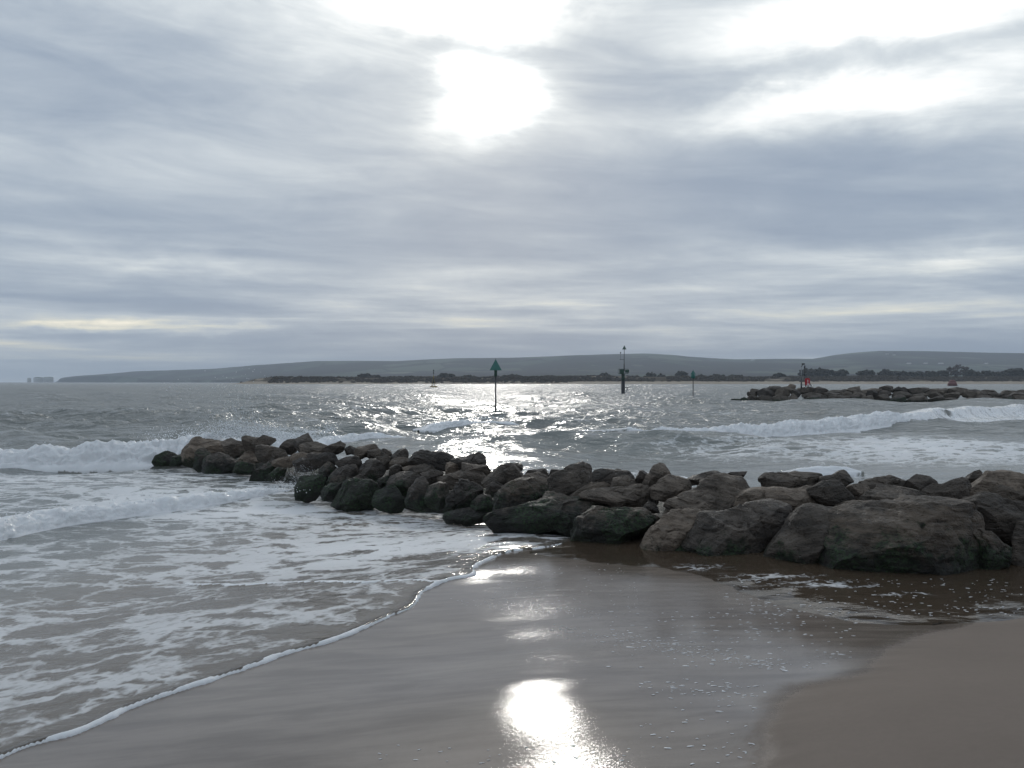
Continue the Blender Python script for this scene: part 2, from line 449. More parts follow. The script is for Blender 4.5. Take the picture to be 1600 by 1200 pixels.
# ------------------------------------------------------------------ water materials
def water_mat(name, deep, shallow, rough, ripple_scale, ripple_amp, lace=2.6):
    m, gg = material(name)
    pos = gg.n('ShaderNodeNewGeometry').outputs['Position']
    x, y, z = gg.sep(pos)
    foamA = gg.attr('foam'); opA = gg.attr('opacity'); lumpA = gg.attr('lump')
    # lace of foam: warped cells, foam keeps to the cell walls
    wv = gg.noise(pos, 1.3, 4, .6, out='Color')
    wp = gg.vm('ADD', gg.comb(gg.m('MULTIPLY', x, .55), y, 0.0), gg.vm('SCALE', gg.vm('SUBTRACT', wv, (.5, .5, .5)), .85))
    wv2 = gg.noise(pos, 7.0, 3, .6, out='Color')
    wp = gg.vm('ADD', wp, gg.vm('SCALE', gg.vm('SUBTRACT', wv2, (.5, .5, .5)), .16))
    def cell(scale):
        v = gg.n('ShaderNodeTexVoronoi', feature='DISTANCE_TO_EDGE')
        gg.link(wp, v.inputs['Vector']); v.inputs['Scale'].default_value = scale
        return v.outputs['Distance']
    c1 = gg.m('SUBTRACT', 1.0, gg.m('MULTIPLY', cell(lace), 2.2), clamp=True)
    c2 = gg.m('SUBTRACT', 1.0, gg.m('MULTIPLY', cell(lace * 2.7), 2.4), clamp=True)
    big = gg.noise(gg.comb(gg.m('MULTIPLY', x, .6), y, 0.0), 1.15, 5, .62, .3)
    fine = gg.noise(wp, 24, 4, .65)
    lacev = gg.m('ADD', gg.m('MULTIPLY', c1, .42), gg.m('ADD', gg.m('MULTIPLY', c2, .20), gg.m('ADD', gg.m('MULTIPLY', big, .52), gg.m('MULTIPLY', fine, .12))))
    th = gg.m('SUBTRACT', 1.22, gg.m('MULTIPLY', foamA, 1.15))
    mask = gg.step(gg.m('SUBTRACT', lacev, th), -.06, .15)
    mask = gg.m('MAXIMUM', mask, gg.step(foamA, .86, .97))
    # ripples
    r1 = gg.noise(gg.comb(gg.m('MULTIPLY', x, .6), y, 0.0), ripple_scale, 4, .58, .4)
    r2 = gg.noise(gg.comb(gg.m('MULTIPLY', x, .7), gg.m('MULTIPLY', y, 1.0), 2.0), ripple_scale * .23, 4, .55, .3)
    far = gg.attr('far')
    rh = gg.m('ADD', gg.m('MULTIPLY', r1, gg.mixf(far, ripple_amp, ripple_amp * .55)), gg.m('MULTIPLY', r2, gg.m('MULTIPLY', far, .62)))
    bw = gg.bump(rh, 1.0, 1.0)
    fr = gg.n('ShaderNodeFresnel'); fr.inputs[0].default_value = 1.33; gg.link(bw, fr.inputs['Normal'])
    body = gg.n('ShaderNodeBsdfDiffuse')
    gg.put(body.inputs[0], gg.mix(gg.m('POWER', opA, 5.0), (*shallow, 1), (*deep, 1)))
    gg.link(bw, body.inputs['Normal'])
    tr = gg.n('ShaderNodeBsdfTransparent')
    gg.put(tr.inputs[0], gg.mix(opA, (.93, .90, .86), (.6, .6, .55)))
    inner = gg.n('ShaderNodeMixShader')
    gg.link(opA, inner.inputs[0]); gg.link(tr.outputs[0], inner.inputs[1]); gg.link(body.outputs[0], inner.inputs[2])
    gl = gg.n('ShaderNodeBsdfGlossy'); gg.put(gl.inputs['Roughness'], gg.mixf(far, rough, rough + .13))
    gg.link(bw, gl.inputs['Normal'])
    wat = gg.n('ShaderNodeMixShader')
    gg.link(fr.outputs[0], wat.inputs[0]); gg.link(inner.outputs[0], wat.inputs[1]); gg.link(gl.outputs[0], wat.inputs[2])
    fb = gg.n('ShaderNodeBsdfPrincipled')
    fn = gg.noise(pos, 60, 5, .7)
    fn2 = gg.noise(pos, 11, 5, .7)
    gg.put(fb.inputs['Base Color'], gg.mix(fn2, (.78, .80, .82, 1), (.95, .95, .95, 1)))
    fb.inputs['Roughness'].default_value = .6
    fb.inputs['Subsurface Weight'].default_value = .35
    fb.inputs['Subsurface Radius'].default_value = (.9, 1.0, 1.0)
    fb.inputs['Subsurface Scale'].default_value = .06
    fb.inputs['Specular IOR Level'].default_value = .3
    hh = gg.m('ADD', gg.m('MULTIPLY', fn, .010), gg.m('ADD', gg.m('MULTIPLY', mask, .008), gg.m('MULTIPLY', gg.m('MULTIPLY', fn2, lumpA), .035)))
    gg.link(gg.bump(hh, 1.0, 1.0), fb.inputs['Normal'])
    mxs = gg.n('ShaderNodeMixShader')
    gg.link(gg.m('MULTIPLY', mask, gg.mixf(gg.step(foamA, .30, .75), .58, .96)), mxs.inputs[0]); gg.link(wat.outputs[0], mxs.inputs[1]); gg.link(fb.outputs[0], mxs.inputs[2])
    gg.link(mxs.outputs[0], gg.n('ShaderNodeOutputMaterial').inputs[0])
    return m
msea = water_mat('sea_water', (.188, .210, .203), (.37, .32, .27), .07, 6.5, .022, lace=2.1)
mpool = water_mat('pool_water', (.06, .045, .03), (.11, .08, .055), .03, 7.0, .004, lace=5.0)

# ------------------------------------------------------------------ the sea sheet
rows = np.concatenate([np.arange(2.6, 6, .015), np.arange(6, 9, .024), np.arange(9, 25, .06), np.arange(25, 60, .12), np.geomspace(60, 11500, 400)])
cols = np.concatenate([np.linspace(-1.9, -.72, 40, endpoint=False), np.linspace(-.72, .72, 560), np.linspace(.72, 1.9, 40)[1:]])
R, T = np.meshgrid(rows, cols, indexing='ij')
X = (R * T).ravel(); Y = R.ravel()
dY = np.gradient(rows)[:, None].repeat(len(cols), 1).ravel()
dX = (np.gradient(cols)[None, :] * rows[:, None]).ravel()
res = np.maximum(dY, dX)
nv = len(X)
sz = np.full(nv, -2.5)
nearm = (Y < 60) & (np.abs(X) < 60)
sz[nearm] = sand_z(X[nearm], Y[nearm])
sd = np.full(nv, 30.0)
m30 = (Y < 30) & (np.abs(X) < 40)
Pm = np.stack([X[m30], Y[m30]], 1)
sd[m30] = np.where(inside(Pm, LAND), -1, 1) * seg_dist(Pm, LAND)
amp = sst(Y, 9, 34) * .9 + .10 * sst(sd, .3, 3)
amp = amp * (1 - .5 * sst(X, 2, 12) * (1 - sst(Y, 45, 90)))
zw = np.zeros(nv); ox = np.zeros(nv); oy = np.zeros(nv)
NW = 54
for k in range(NW):
    lam = 0.7 * (18.0 / 0.7) ** ((k + RNG.random()) / NW)
    th = math.radians(-90 + 12 + RNG.normal() * 34)
    kk = 2 * math.pi / lam
    slope = .046 if lam < 6 else .040
    a = slope / kk
    ph = RNG.random() * 6.283
    ar = kk * (math.cos(th) * X + math.sin(th) * Y) + ph
    fade = np.clip((lam / res - 2.5) / 3.0, 0, 1) * amp * a
    zw += fade * np.sin(ar)
    ox += fade * .8 * math.cos(th) * np.cos(ar); oy += fade * .8 * math.sin(th) * np.cos(ar)
base = .05 + zw
small = np.zeros(nv); ms = (Y < 12) & (np.abs(X) < 8)
Pn = np.c_[X, Y, np.zeros(nv)]
small[ms] = fbm(Pn[ms] * [2.2, 5, 1], 4)
edn = np.zeros(nv); edn[ms] = fbm(Pn[ms] * [6, 9, 1], 4)
sd = np.where(ms, sd + .05 * small + .012 * edn, sd)
film_t = .008 + (.013 + .010 * edn) * np.exp(-((sd - .035) / .035) ** 2) + .020 * np.clip(sd, 0, 40)
film_t = np.where(sd < 0, np.maximum(-.06, sd * .5), film_t * sst(sd, -.004, .03))
sw = sz + film_t
d2 = np.full(nv, 9.0)
d2[ms] = seg_dist(np.stack([X[ms] + .05 * edn[ms], Y[ms] + .16 * small[ms] + .02 * edn[ms]], 1), EDGE2) + .02 * np.maximum(0, edn[ms])
sw = sw + np.where(sd > 0, .016 * np.exp(-(d2 / .05) ** 2) + .008 * small * sst(sd, .1, 1.0), 0)
zz = np.where(sd < 0, np.minimum(sw, base + 9 * (sd < -1e9)), np.maximum(sw, base))
k_ = .05
zz = np.where(sd >= 0, np.maximum(sw, base) + .25 * k_ * np.maximum(1 - np.abs(sw - base) / k_, 0) ** 2, zz)
beyond = (sd < 0)
zz = np.where(beyond & (sz < .02) & (Y > 9), np.minimum(base, .1), zz)
depth = np.clip(zz - sz, 0, 5)
opac = 1 - np.exp(-depth * 6.0)
opac = np.clip(.42 * sst(sd, .0, .15) + (1 - .42 * sst(sd, .0, .15)) * opac, .0, .97)
# photograph-derived places where foam lies, held as world positions
def gw(px, py, z, sx, sy):
    c = px2w(px, py, z)
    return np.exp(-((X - c[0]) / sx) ** 2 - ((Y - c[1]) / sy) ** 2)
foam = np.zeros(nv)
swz = sst(sd, 0, .3) * (1 - sst(Y, 18, 26))
foam += .392 * swz * (X < 4)
for a in [(560, 830, .1, 1.6, 1.4, .26), (640, 860, .15, 1.2, .6, .18), (300, 770, .1, 4, 1.2, .22), (120, 800, .05, 4, 1.0, .20), (200, 750, .05, 8, 2.0, .12), (60, 985, .05, 1.2, .5, .10), (350, 960, .1, .7, .4, -.06),
          (480, 790, .1, 1.4, .9, .22), (120, 880, .1, 1.6, .5, .08), (250, 1130, .2, .8, .4, -.06)]:
    foam += .55 * a[5] * gw(*a[:5]) * (sd > 0)
bigf = np.zeros(nv); bigf[m30] = fbm(np.c_[Pm * [.45, .9], np.full(len(Pm), 3.0)], 3)
foam += .13 * bigf * swz
foam += np.where(sd > 0, .12 * np.exp(-(sd / .22) ** 2), 0)
rimw = np.maximum(.020, .026 + .035 * edn + .050 * sst(small, -.1, .5))
foam = np.where((sd > -.012) & (sd < rimw) & (X < .6), 1.0, foam)
foam = np.where((d2 < .028) & (sd > .02), 1.0, foam)
# churned water beyond the groyne
for a in [(1450, 705, 0, 9, 5.5, .56), (1180, 705, 0, 6, 3.5, .44), (900, 668, 0, 5, 3, .22), (560, 690, 0, 4, 4, .42), (420, 690, 0, 6, 4, .5), (1330, 740, 0, 3, 1.5, .42), (1560, 640, 0, 16, 8, .34), (1150, 645, 0, 14, 4, .38), (80, 672, 0, 6, 6, .2), (1450, 631, 0, 40, 5, .33), (800, 680, 0, 5, 6, .25)]:
    foam = np.maximum(foam, a[5] * gw(*a[:5]) * (sd > 0))
cap = zw / .12
foam = np.maximum(foam, np.where(Y > 30, .30 * sst(cap, 1.5, 2.6), 0))
farA = sst(Y, 14, 45)
keep_v = (sd > -.25) | ((sz < .02) & (Y > 9))
fc = grid_faces(len(rows), len(cols))
fc = fc[keep_v[fc].any(1)]
used = np.zeros(nv, bool); used[fc.ravel()] = True
remap = np.cumsum(used) - 1
fc = remap[fc]
V = np.c_[X + ox * (sd > 2), Y + oy * (sd > 2), zz][used]
sea = mesh_obj('sea', V, fc, msea, attrs={'foam': np.clip(foam, 0, 1)[used], 'opacity': opac[used], 'far': farA[used], 'lump': np.zeros(used.sum())})
tag(sea, 'grey green choppy sea with foam running up the sand', kind='structure')

# seabed under the sea, out to the horizon
mbed = plain('seabed', (.12, .10, .08), .8)
bed = mesh_obj('seabed', [(-11500, -200, -3.2), (11500, -200, -3.2), (11500, 11500, -3.2), (-11500, 11500, -3.2)], [(0, 1, 2, 3)], mbed)
tag(bed, 'sandy seabed under the water', kind='structure')

# brown pool in the scour in front of the boulders
px_s = np.arange(.2, 9, .04); py_s = np.arange(5.0, 10.6, .04)
PX, PY = np.meshgrid(px_s, py_s)
pzv = pool_z(PX.ravel()) + .004 * fbm(np.c_[PX.ravel() * 3, PY.ravel() * 6, np.zeros(PX.size)], 3)
psz = sand_z(PX.ravel(), PY.ravel())
pd = pzv - psz
pf = .14 + .16 * fbm(np.c_[PX.ravel() * 1.2, PY.ravel() * 2.2, np.full(PX.size, 5.0)], 3)
pf = pf * sst(pd, .0, .01)
for (px, py, sx, sy, a) in [(1180, 908, .8, .22, .22), (1300, 925, .6, .14, .24), (1420, 938, .35, .10, .30), (1050, 890, .8, .14, .20), (1520, 945, 1.2, .2, .05)]:
    c = on_sand(px, py)
    pf += a * np.exp(-((PX.ravel() - c[0]) / sx) ** 2 - ((PY.ravel() - c[1]) / sy) ** 2)
kv = (pd > -.03) & (PY.ravel() < 10.4) & (PX.ravel() < 6.5)
PP = np.stack([PX.ravel(), PY.ravel()], 1)
kv &= inside(PP, LAND) | (PX.ravel() > 1.6)
kv &= (seg_dist(PP, EDGE) > .03)
fc = grid_faces(len(py_s), len(px_s)); fc = fc[kv[fc].all(1)]
pool = mesh_obj('tide_pool', np.c_[PX.ravel(), PY.ravel(), pzv], fc, mpool, attrs={'foam': np.clip(pf, 0, 1), 'opacity': np.clip(.35 + pd * 5, 0, .9), 'far': np.zeros(PX.size), 'lump': np.zeros(PX.size)})
tag(pool, 'shallow brown pool of water at the foot of the boulders', kind='structure')

# ------------------------------------------------------------------ breaking waves
SPRAY = []
def breaker(pts, step, seed, label):
    """pts: photograph column, foot row, crest height (m), broken 0..1"""
    P = []
    for px, py, h, br in pts:
        w = px2w(px, py, .03); P.append((w[0], w[1], h, br))
    L = smooth_line(P, 14)
    seg = np.hypot(*np.diff(L[:, :2], axis=0).T); s = np.concatenate([[0], np.cumsum(seg)])
    n = int(s[-1] / step) + 2
    ss = np.linspace(0, s[-1], n)
    C = np.stack([np.interp(ss, s, L[:, i]) for i in range(4)], 1)
    tg = np.gradient(C[:, :2], axis=0); tg /= np.linalg.norm(tg, axis=1)[:, None]
    nrm = np.stack([-tg[:, 1], tg[:, 0]], 1)
    nrm *= np.sign(nrm[:, 1])[:, None]                      # points away from the shore
    ends = sst(ss, 0, min(1.6, s[-1] * .2)) * sst(s[-1] - ss, 0, min(1.6, s[-1] * .2))
    hn = fbm(np.c_[ss * .8, np.full(n, seed), np.zeros(n)], 4)
    h = .72 * C[:, 2] * (1 + .40 * hn) * (.15 + .85 * ends)
    br = np.clip(C[:, 3] + .25 * fbm(np.c_[ss * .7, np.full(n, seed + 5.), np.zeros(n)], 3) * (C[:, 3] > .05), 0, 1)
    a = np.array([(-.5, -.22), (-.12, -.02), (0, .10), (.08, .30), (.22, .52), (.40, .72), (.62, .88), (.9, .98), (1.25, 1.0), (1.8, .92), (2.6, .70), (3.8, .38), (5.2, .10), (6.6, -.10), (8, -.3)])
    b = np.array([(-1.8, -.22), (-.9, -.03), (-.3, .06), (.1, .20), (.36, .42), (.52, .66), (.62, .86), (.74, .98), (.95, 1.03), (1.5, .95), (2.6, .70), (3.8, .38), (5.2, .10), (6.6, -.10), (8, -.3)])
    tq = np.linspace(0, 1, 58)
    tp = np.linspace(0, 1, len(a))
    A = np.stack([np.interp(tq, tp, a[:, i]) for i in (0, 1)], 1); B = np.stack([np.interp(tq, tp, b[:, i]) for i in (0, 1)], 1)
    prof = A[None] * br[:, None, None] + B[None] * (1 - br[:, None, None])      # n, t, 2
    wander = .28 * fbm(np.c_[ss * .9, np.full(n, seed + 9.), np.zeros(n)], 4) * np.minimum(1, C[:, 2] * 2)
    u = prof[:, :, 0] * h[:, None] + wander[:, None]
    z = prof[:, :, 1] * h[:, None]
    pos = np.empty((n, len(tq), 3))
    pos[:, :, :2] = C[:, None, :2] + nrm[:, None, :] * u[:, :, None]
    pos[:, :, 2] = z + .04
    q = pos.reshape(-1, 3)
    brr = np.repeat(br, len(tq)); tt = np.tile(tq, n); hh = np.repeat(h, len(tq))
    lumpw = brr * sst(tt, .04, .16) * (1 - sst(tt, .60, .85))
    l1 = fbm(q * [3.0, 3.0, 4.0] + seed, 4, .6); l2 = np.abs(fbm(q * [8, 8, 9] + seed * 2, 3, .6)); l3 = fbm(q * [20, 20, 20] + seed, 2)
    d = (l1 * .42 + (.26 - l2) * .34 + l3 * .05) * hh * lumpw
    q = q + np.c_[np.repeat(-nrm[:, 0], len(tq)) * d * .6, np.repeat(-nrm[:, 1], len(tq)) * d * .6, d * .9]
    q[:, 2] -= .32 * (1 - sst(tt, .0, .07)) + .3 * sst(tt, .93, 1)
    foamv = brr * sst(tt, .01, .07) * (1 - .62 * sst(tt, .50, .80)) * 1.05
    streaks = fbm(np.c_[q[:, 0] * 3.5, q[:, 1] * .6, q[:, 2] * 2], 4)
    foamv = np.maximum(foamv, (.36 + .30 * streaks) * (1 - brr * .3))
    foamv *= 1 - .9 * sst(tt, .84, .97)
    o = mesh_obj('breaking_wave', q, grid_faces(n, len(tq)), msea, attrs={'foam': np.clip(foamv, 0, 1), 'opacity': np.full(len(q), .93), 'far': np.full(len(q), .25), 'lump': lumpw})
    tag(o, label, kind='structure')
    # torn droplets thrown off the crest
    idx = RNG.choice(len(q), size=int(len(q) * .025), replace=False)
    for i in idx:
        if lumpw[i] > .35 and .25 < tt[i] < .75:
            SPRAY.append((q[i] + RNG.normal(size=3) * [.10, .10, .04] + [0, 0, abs(RNG.normal()) * .07 * hh[i] / .5], (.006 + .010 * RNG.random() ** 2)))

breaker([(-260, 733, .55, 1), (-60, 730, .62, 1), (60, 728, .66, 1), (150, 726, .62, 1), (230, 724, .70, 1), (300, 718, .72, 1), (380, 706, .70, 1), (450, 698, .62, 1), (500, 694, .5, 1)], .05, 3.1, 'white broken wave rolling in at the left behind the groyne tip')
breaker([(-120, 872, .26, 1), (0, 846, .27, 1), (100, 822, .27, 1), (200, 808, .25, 1), (300, 795, .24, 1), (400, 778, .24, 1), (450, 770, .26, 1), (478, 765, .26, 1)], .035, 8.4, 'low foaming bore crossing the shallows at the left')
breaker([(490, 700, .3, 1), (560, 694, .40, 1), (610, 692, .32, 1), (665, 690, .2, .9)], .06, 14.2, 'small broken wave behind the middle of the near groyne')
breaker([(655, 673, .18, .5), (700, 670, .36, .9), (745, 669, .40, 1), (790, 668, .34, .9), (830, 669, .15, .6)], .07, 21.7, 'short white breaker at the foot of the near green marker')
breaker([(800, 684, .32, 0), (880, 690, .45, .05), (960, 691, .55, .25), (1010, 691, .58, .9), (1080, 690, .58, 1), (1150, 686, .62, 1), (1220, 681, .66, 1), (1300, 675, .70, 1), (1370, 668, .72, 1), (1440, 661, .75, .75), (1490, 657, .82, .1), (1560, 653, .85, .15), (1640, 650, .8, .3), (1760, 648, .8, .5)], .075, 30.3, 'long white breaker rolling across the bay at the right')
breaker([(1225, 741, .08, .3), (1270, 739, .14, .7), (1310, 738, .15, .8), (1350, 737, .08, .4)], .05, 41.0, 'little wave breaking close behind the near boulders')

# ------------------------------------------------------------------ boulders
def rock_mat(name, c0, c1, algae, wet, pale=0.0):
    m, gg = material(name)
    pos = gg.n('ShaderNodeNewGeometry').outputs['Position']
    nor = gg.n('ShaderNodeNewGeometry').outputs['Normal']
    oi = gg.n('ShaderNodeObjectInfo').outputs['Random']
    off = gg.vm('ADD', pos, gg.comb(gg.m('MULTIPLY', oi, 37.0), gg.m('MULTIPLY', oi, 11.0), 0.0))
    n1 = gg.noise(off, 2.2, 6, .62)
    n2 = gg.noise(off, 11, 6, .65)
    x, y, z = gg.sep(off)
    # tilted bedding
    bed = gg.noise(gg.comb(gg.m('MULTIPLY', x, 1.4), gg.m('MULTIPLY', y, 1.4), gg.m('ADD', gg.m('MULTIPLY', z, 9.0), gg.m('MULTIPLY', x, gg.m('MULTIPLY', gg.m('SUBTRACT', oi, .5), 6.0)))), 2.4, 5, .6, .3)
    pit = gg.n('ShaderNodeTexVoronoi', feature='F1'); gg.link(off, pit.inputs['Vector']); pit.inputs['Scale'].default_value = 24
    pitd = gg.step(pit.outputs['Distance'], .05, .42)
    col = gg.mix(gg.step(gg.m('ADD', gg.m('MULTIPLY', n1, .6), gg.m('MULTIPLY', bed, .5)), .38, .72), c0, c1)
    col = gg.mix(gg.m('MULTIPLY', gg.step(n2, .52, .70), .55), col, gg.mix(1.0, col, (.42, .40, .38), 'MULTIPLY'))
    col = gg.mix(gg.m('MULTIPLY', gg.step(n2, .40, .30), .35 + pale), col, (.20, .18, .155))
    vary = gg.m('ADD', .58, gg.m('MULTIPLY', oi, .80))
    col = gg.mix(1.0, col, gg.comb(vary, vary, vary), 'MULTIPLY')
    wz = gg.sep(pos)[2]
    if algae > 0:
        # weed grows up to a ragged tide mark
        am = gg.step(gg.m('SUBTRACT', gg.m('ADD', algae - .06, gg.m('MULTIPLY', gg.m('SUBTRACT', gg.m('ADD', gg.m('MULTIPLY', n1, .6), gg.m('MULTIPLY', n2, .4)), .5), 1.5)), wz), -.06, .16)
        weed = gg.mix(gg.step(gg.noise(off, 30, 4, .6), .42, .66), (.006, .009, .005), (.022, .056, .018))
        weed = gg.mix(gg.step(n1, .58, .40), weed, (.012, .012, .010))
        col = gg.mix(gg.m('MULTIPLY', am, .93), col, weed)
    r = gg.mixf(gg.step(n2, .3, .7), wet, min(1, wet + .22))
    h = gg.m('ADD', gg.m('MULTIPLY', n2, .06), gg.m('ADD', gg.m('MULTIPLY', bed, .07), gg.m('ADD', gg.m('MULTIPLY', pitd, .018), gg.m('MULTIPLY', gg.noise(off, 60, 4, .7), .020))))
    principled(gg, Base_Color=col, Roughness=r, Normal=gg.bump(h, 1.0, .9), Specular_IOR_Level=.45)
    return m
MR = {'b': rock_mat('brown_rock', (.048, .039, .031), (.162, .132, .105), .52, .64),
      'd': rock_mat('dark_wet_rock', (.028, .023, .019), (.098, .079, .063), .54, .50),
      'g': rock_mat('weedy_rock', (.036, .028, .021), (.135, .103, .075), .74, .55),
      'p': rock_mat('pale_rock', (.090, .070, .053), (.225, .178, .136), .40, .6, .15),
      'f': rock_mat('far_rock', (.062, .052, .042), (.150, .126, .102), .25, .65, .1)}

def ico(level):
    bm = bmesh.new(); bmesh.ops.create_icosphere(bm, subdivisions=level, radius=1.0)
    bm.verts.index_update()
    v = np.array([x.co[:] for x in bm.verts]); f = np.array([[y.index for y in q.verts] for q in bm.faces]); bm.free()
    return v, f
ICO = {k: ico(k) for k in (1, 2, 3, 4, 5, 6)}

def rock(poly, Yc, D, mat, level, seed, label, group, blunt=2.7, rough=1.0, name='boulder'):
    """a boulder whose outline seen from the beach is poly (photograph pixels) at distance Yc, depth half-size D"""
    rs = np.random.default_rng(seed)
    P = np.array(poly, float)
    W = np.c_[(P[:, 0] - 800) / F * Yc, H - (P[:, 1] - HY) / F * Yc]
    # centroid of area
    x, y = W[:, 0], W[:, 1]; x2, y2 = np.roll(x, -1), np.roll(y, -1)
    cr = x * y2 - x2 * y; A = cr.sum() / 2
    c = np.array([((x + x2) * cr).sum(), ((y + y2) * cr).sum()]) / (6 * A)
    th = np.linspace(-math.pi, math.pi, 240, endpoint=False)
    r = np.zeros(240)
    for k, t in enumerate(th):
        d = np.array([math.cos(t), math.sin(t)]); best = 0
        for i in range(len(W)):
            a = W[i] - c; e = W[(i + 1) % len(W)] - W[i]
            den = d[0] * e[1] - d[1] * e[0]
            if abs(den) < 1e-12: continue
            s = (a[0] * e[1] - a[1] * e[0]) / den; q = (a[0] * d[1] - a[1] * d[0]) / den
            if s > 0 and -1e-6 <= q <= 1 + 1e-6: best = max(best, s)
        r[k] = best
    r[r == 0] = r[r > 0].mean()
    for _ in range(0):
        r = .25 * np.roll(r, 1) + .5 * r + .25 * np.roll(r, -1)
    v, f = ICO[level]
    rho = np.hypot(v[:, 0], v[:, 2]); n = blunt
    k = (rho ** n + np.abs(v[:, 1]) ** n) ** (-1 / n)
    q = v * k[:, None]
    for _ in range(12):
        nx, ny, nz = rs.normal() * .55, -abs(rs.normal() * .5) - .35, rs.normal() * .55 + .15
        if rs.random() < .3: ny = -ny
        nn = np.array([nx, ny, nz]); nn /= np.linalg.norm(nn)
        t = rs.uniform(.60, .88)
        dd = q @ nn - t
        q = q - np.maximum(dd, 0)[:, None] * nn * .92
    # a sloping upper face towards the beach
    nn = np.array([rs.normal() * .25, -.62, .72]); nn /= np.linalg.norm(nn)
    dd = q @ nn - rs.uniform(.62, .80)
    q = q - np.maximum(dd, 0)[:, None] * nn * .95
    rho = np.hypot(q[:, 0], q[:, 2]); t = np.arctan2(q[:, 2], q[:, 0])
    rr = np.interp(t, np.r_[th, math.pi], np.r_[r, r[0]])
    o = np.c_[np.cos(t) * rho * rr, q[:, 1] * D, np.sin(t) * rho * rr]
    size = math.sqrt(abs(A))
    sd_ = seed * 3.7
    dirn = v / np.linalg.norm(v, axis=1)[:, None]
    pn = o / size
    disp = size * rough * (.050 * fbm(pn * 1.6 + sd_, 2, .5))
    o = o + dirn * disp[:, None]
    # flat broken faces
    lo_, hi_ = o.min(0), o.max(0)
    for _ in range(16 if level > 5 else 11):
        nn = rs.normal(size=3) * [1, .8, .9]; nn[1] -= .6 if level > 5 else .45; nn[2] += .2; nn /= np.linalg.norm(nn)
        pr = o @ nn
        t_ = pr.max() * (rs.uniform(.80, .97) if level > 5 else rs.uniform(.52, .88))
        o = o - np.maximum(pr - t_, 0)[:, None] * nn
    l2_, h2_ = o.min(0), o.max(0)
    o = (o - l2_) / (h2_ - l2_) * (hi_ - lo_) * [.985, 1, 1.0] + lo_ + (hi_ - lo_) * [.0075, 0, 0]
    pn = o / size
    disp = size * rough * (.012 * fbm(pn * 3.1 + sd_, 4, .55) - .016 * np.abs(fbm(pn * [3, 3, 6.5] + sd_ * 2, 3, .55)) + .008)
    disp = disp - size * rough * .06 * np.maximum(0, .12 - np.abs(fbm(pn * 1.7 + sd_ * 3, 3, .5))) / .12 * rs.uniform(.2, 1)
    if level >= 5:
        k5 = min(1.0, size / .9)
        ax = np.array([rs.normal() * .5, rs.normal() * .3, 1.0]); ax /= np.linalg.norm(ax)
        lay = (o @ ax) / rs.uniform(.07, .16) + 1.2 * fbm(o * 2.0 + sd_, 3)
        fr_ = lay - np.floor(lay)
        disp = disp + k5 * rs.uniform(.3, 1) * .022 * (sst(fr_, .0, .25) - fr_)
        disp = disp + k5 * .013 * rough * fbm(o * 9 + sd_, 4, .65) - k5 * .015 * rough * np.abs(fbm(o * 17 + sd_, 3, .6))
    o = o + dirn * disp[:, None]
    ob = mesh_obj(name, o, f, mat)
    ob.data.set_sharp_from_angle(angle=math.radians(30))
    ob.location = (c[0], Yc, c[1])
    tag(ob, label, 'boulder', group)
    return ob

TOE = np.array([(200, 724, .04), (300, 736, .05), (390, 749, .06), (465, 778, .08), (520, 790, .10), (600, 792, .13), (690, 806, .15), (755, 813, .18), (820, 828, .22), (890, 841, .27), (950, 853, .29), (1010, 862, .31), (1100, 868, .34), (1210, 879, .37), (1300, 890, .38), (1460, 903, .40), (1540, 892, .40), (1700, 885, .42)])
KP = .30
def pile_Y(px, py):
    ty = np.interp(px, TOE[:, 0], TOE[:, 1]); tz = np.interp(px, TOE[:, 0], TOE[:, 2])
    Yt = (H - tz) * F / (ty - HY)
    s = (min(py, ty) - HY) / F
    return (H - tz + KP * Yt) / (KP + s), ty

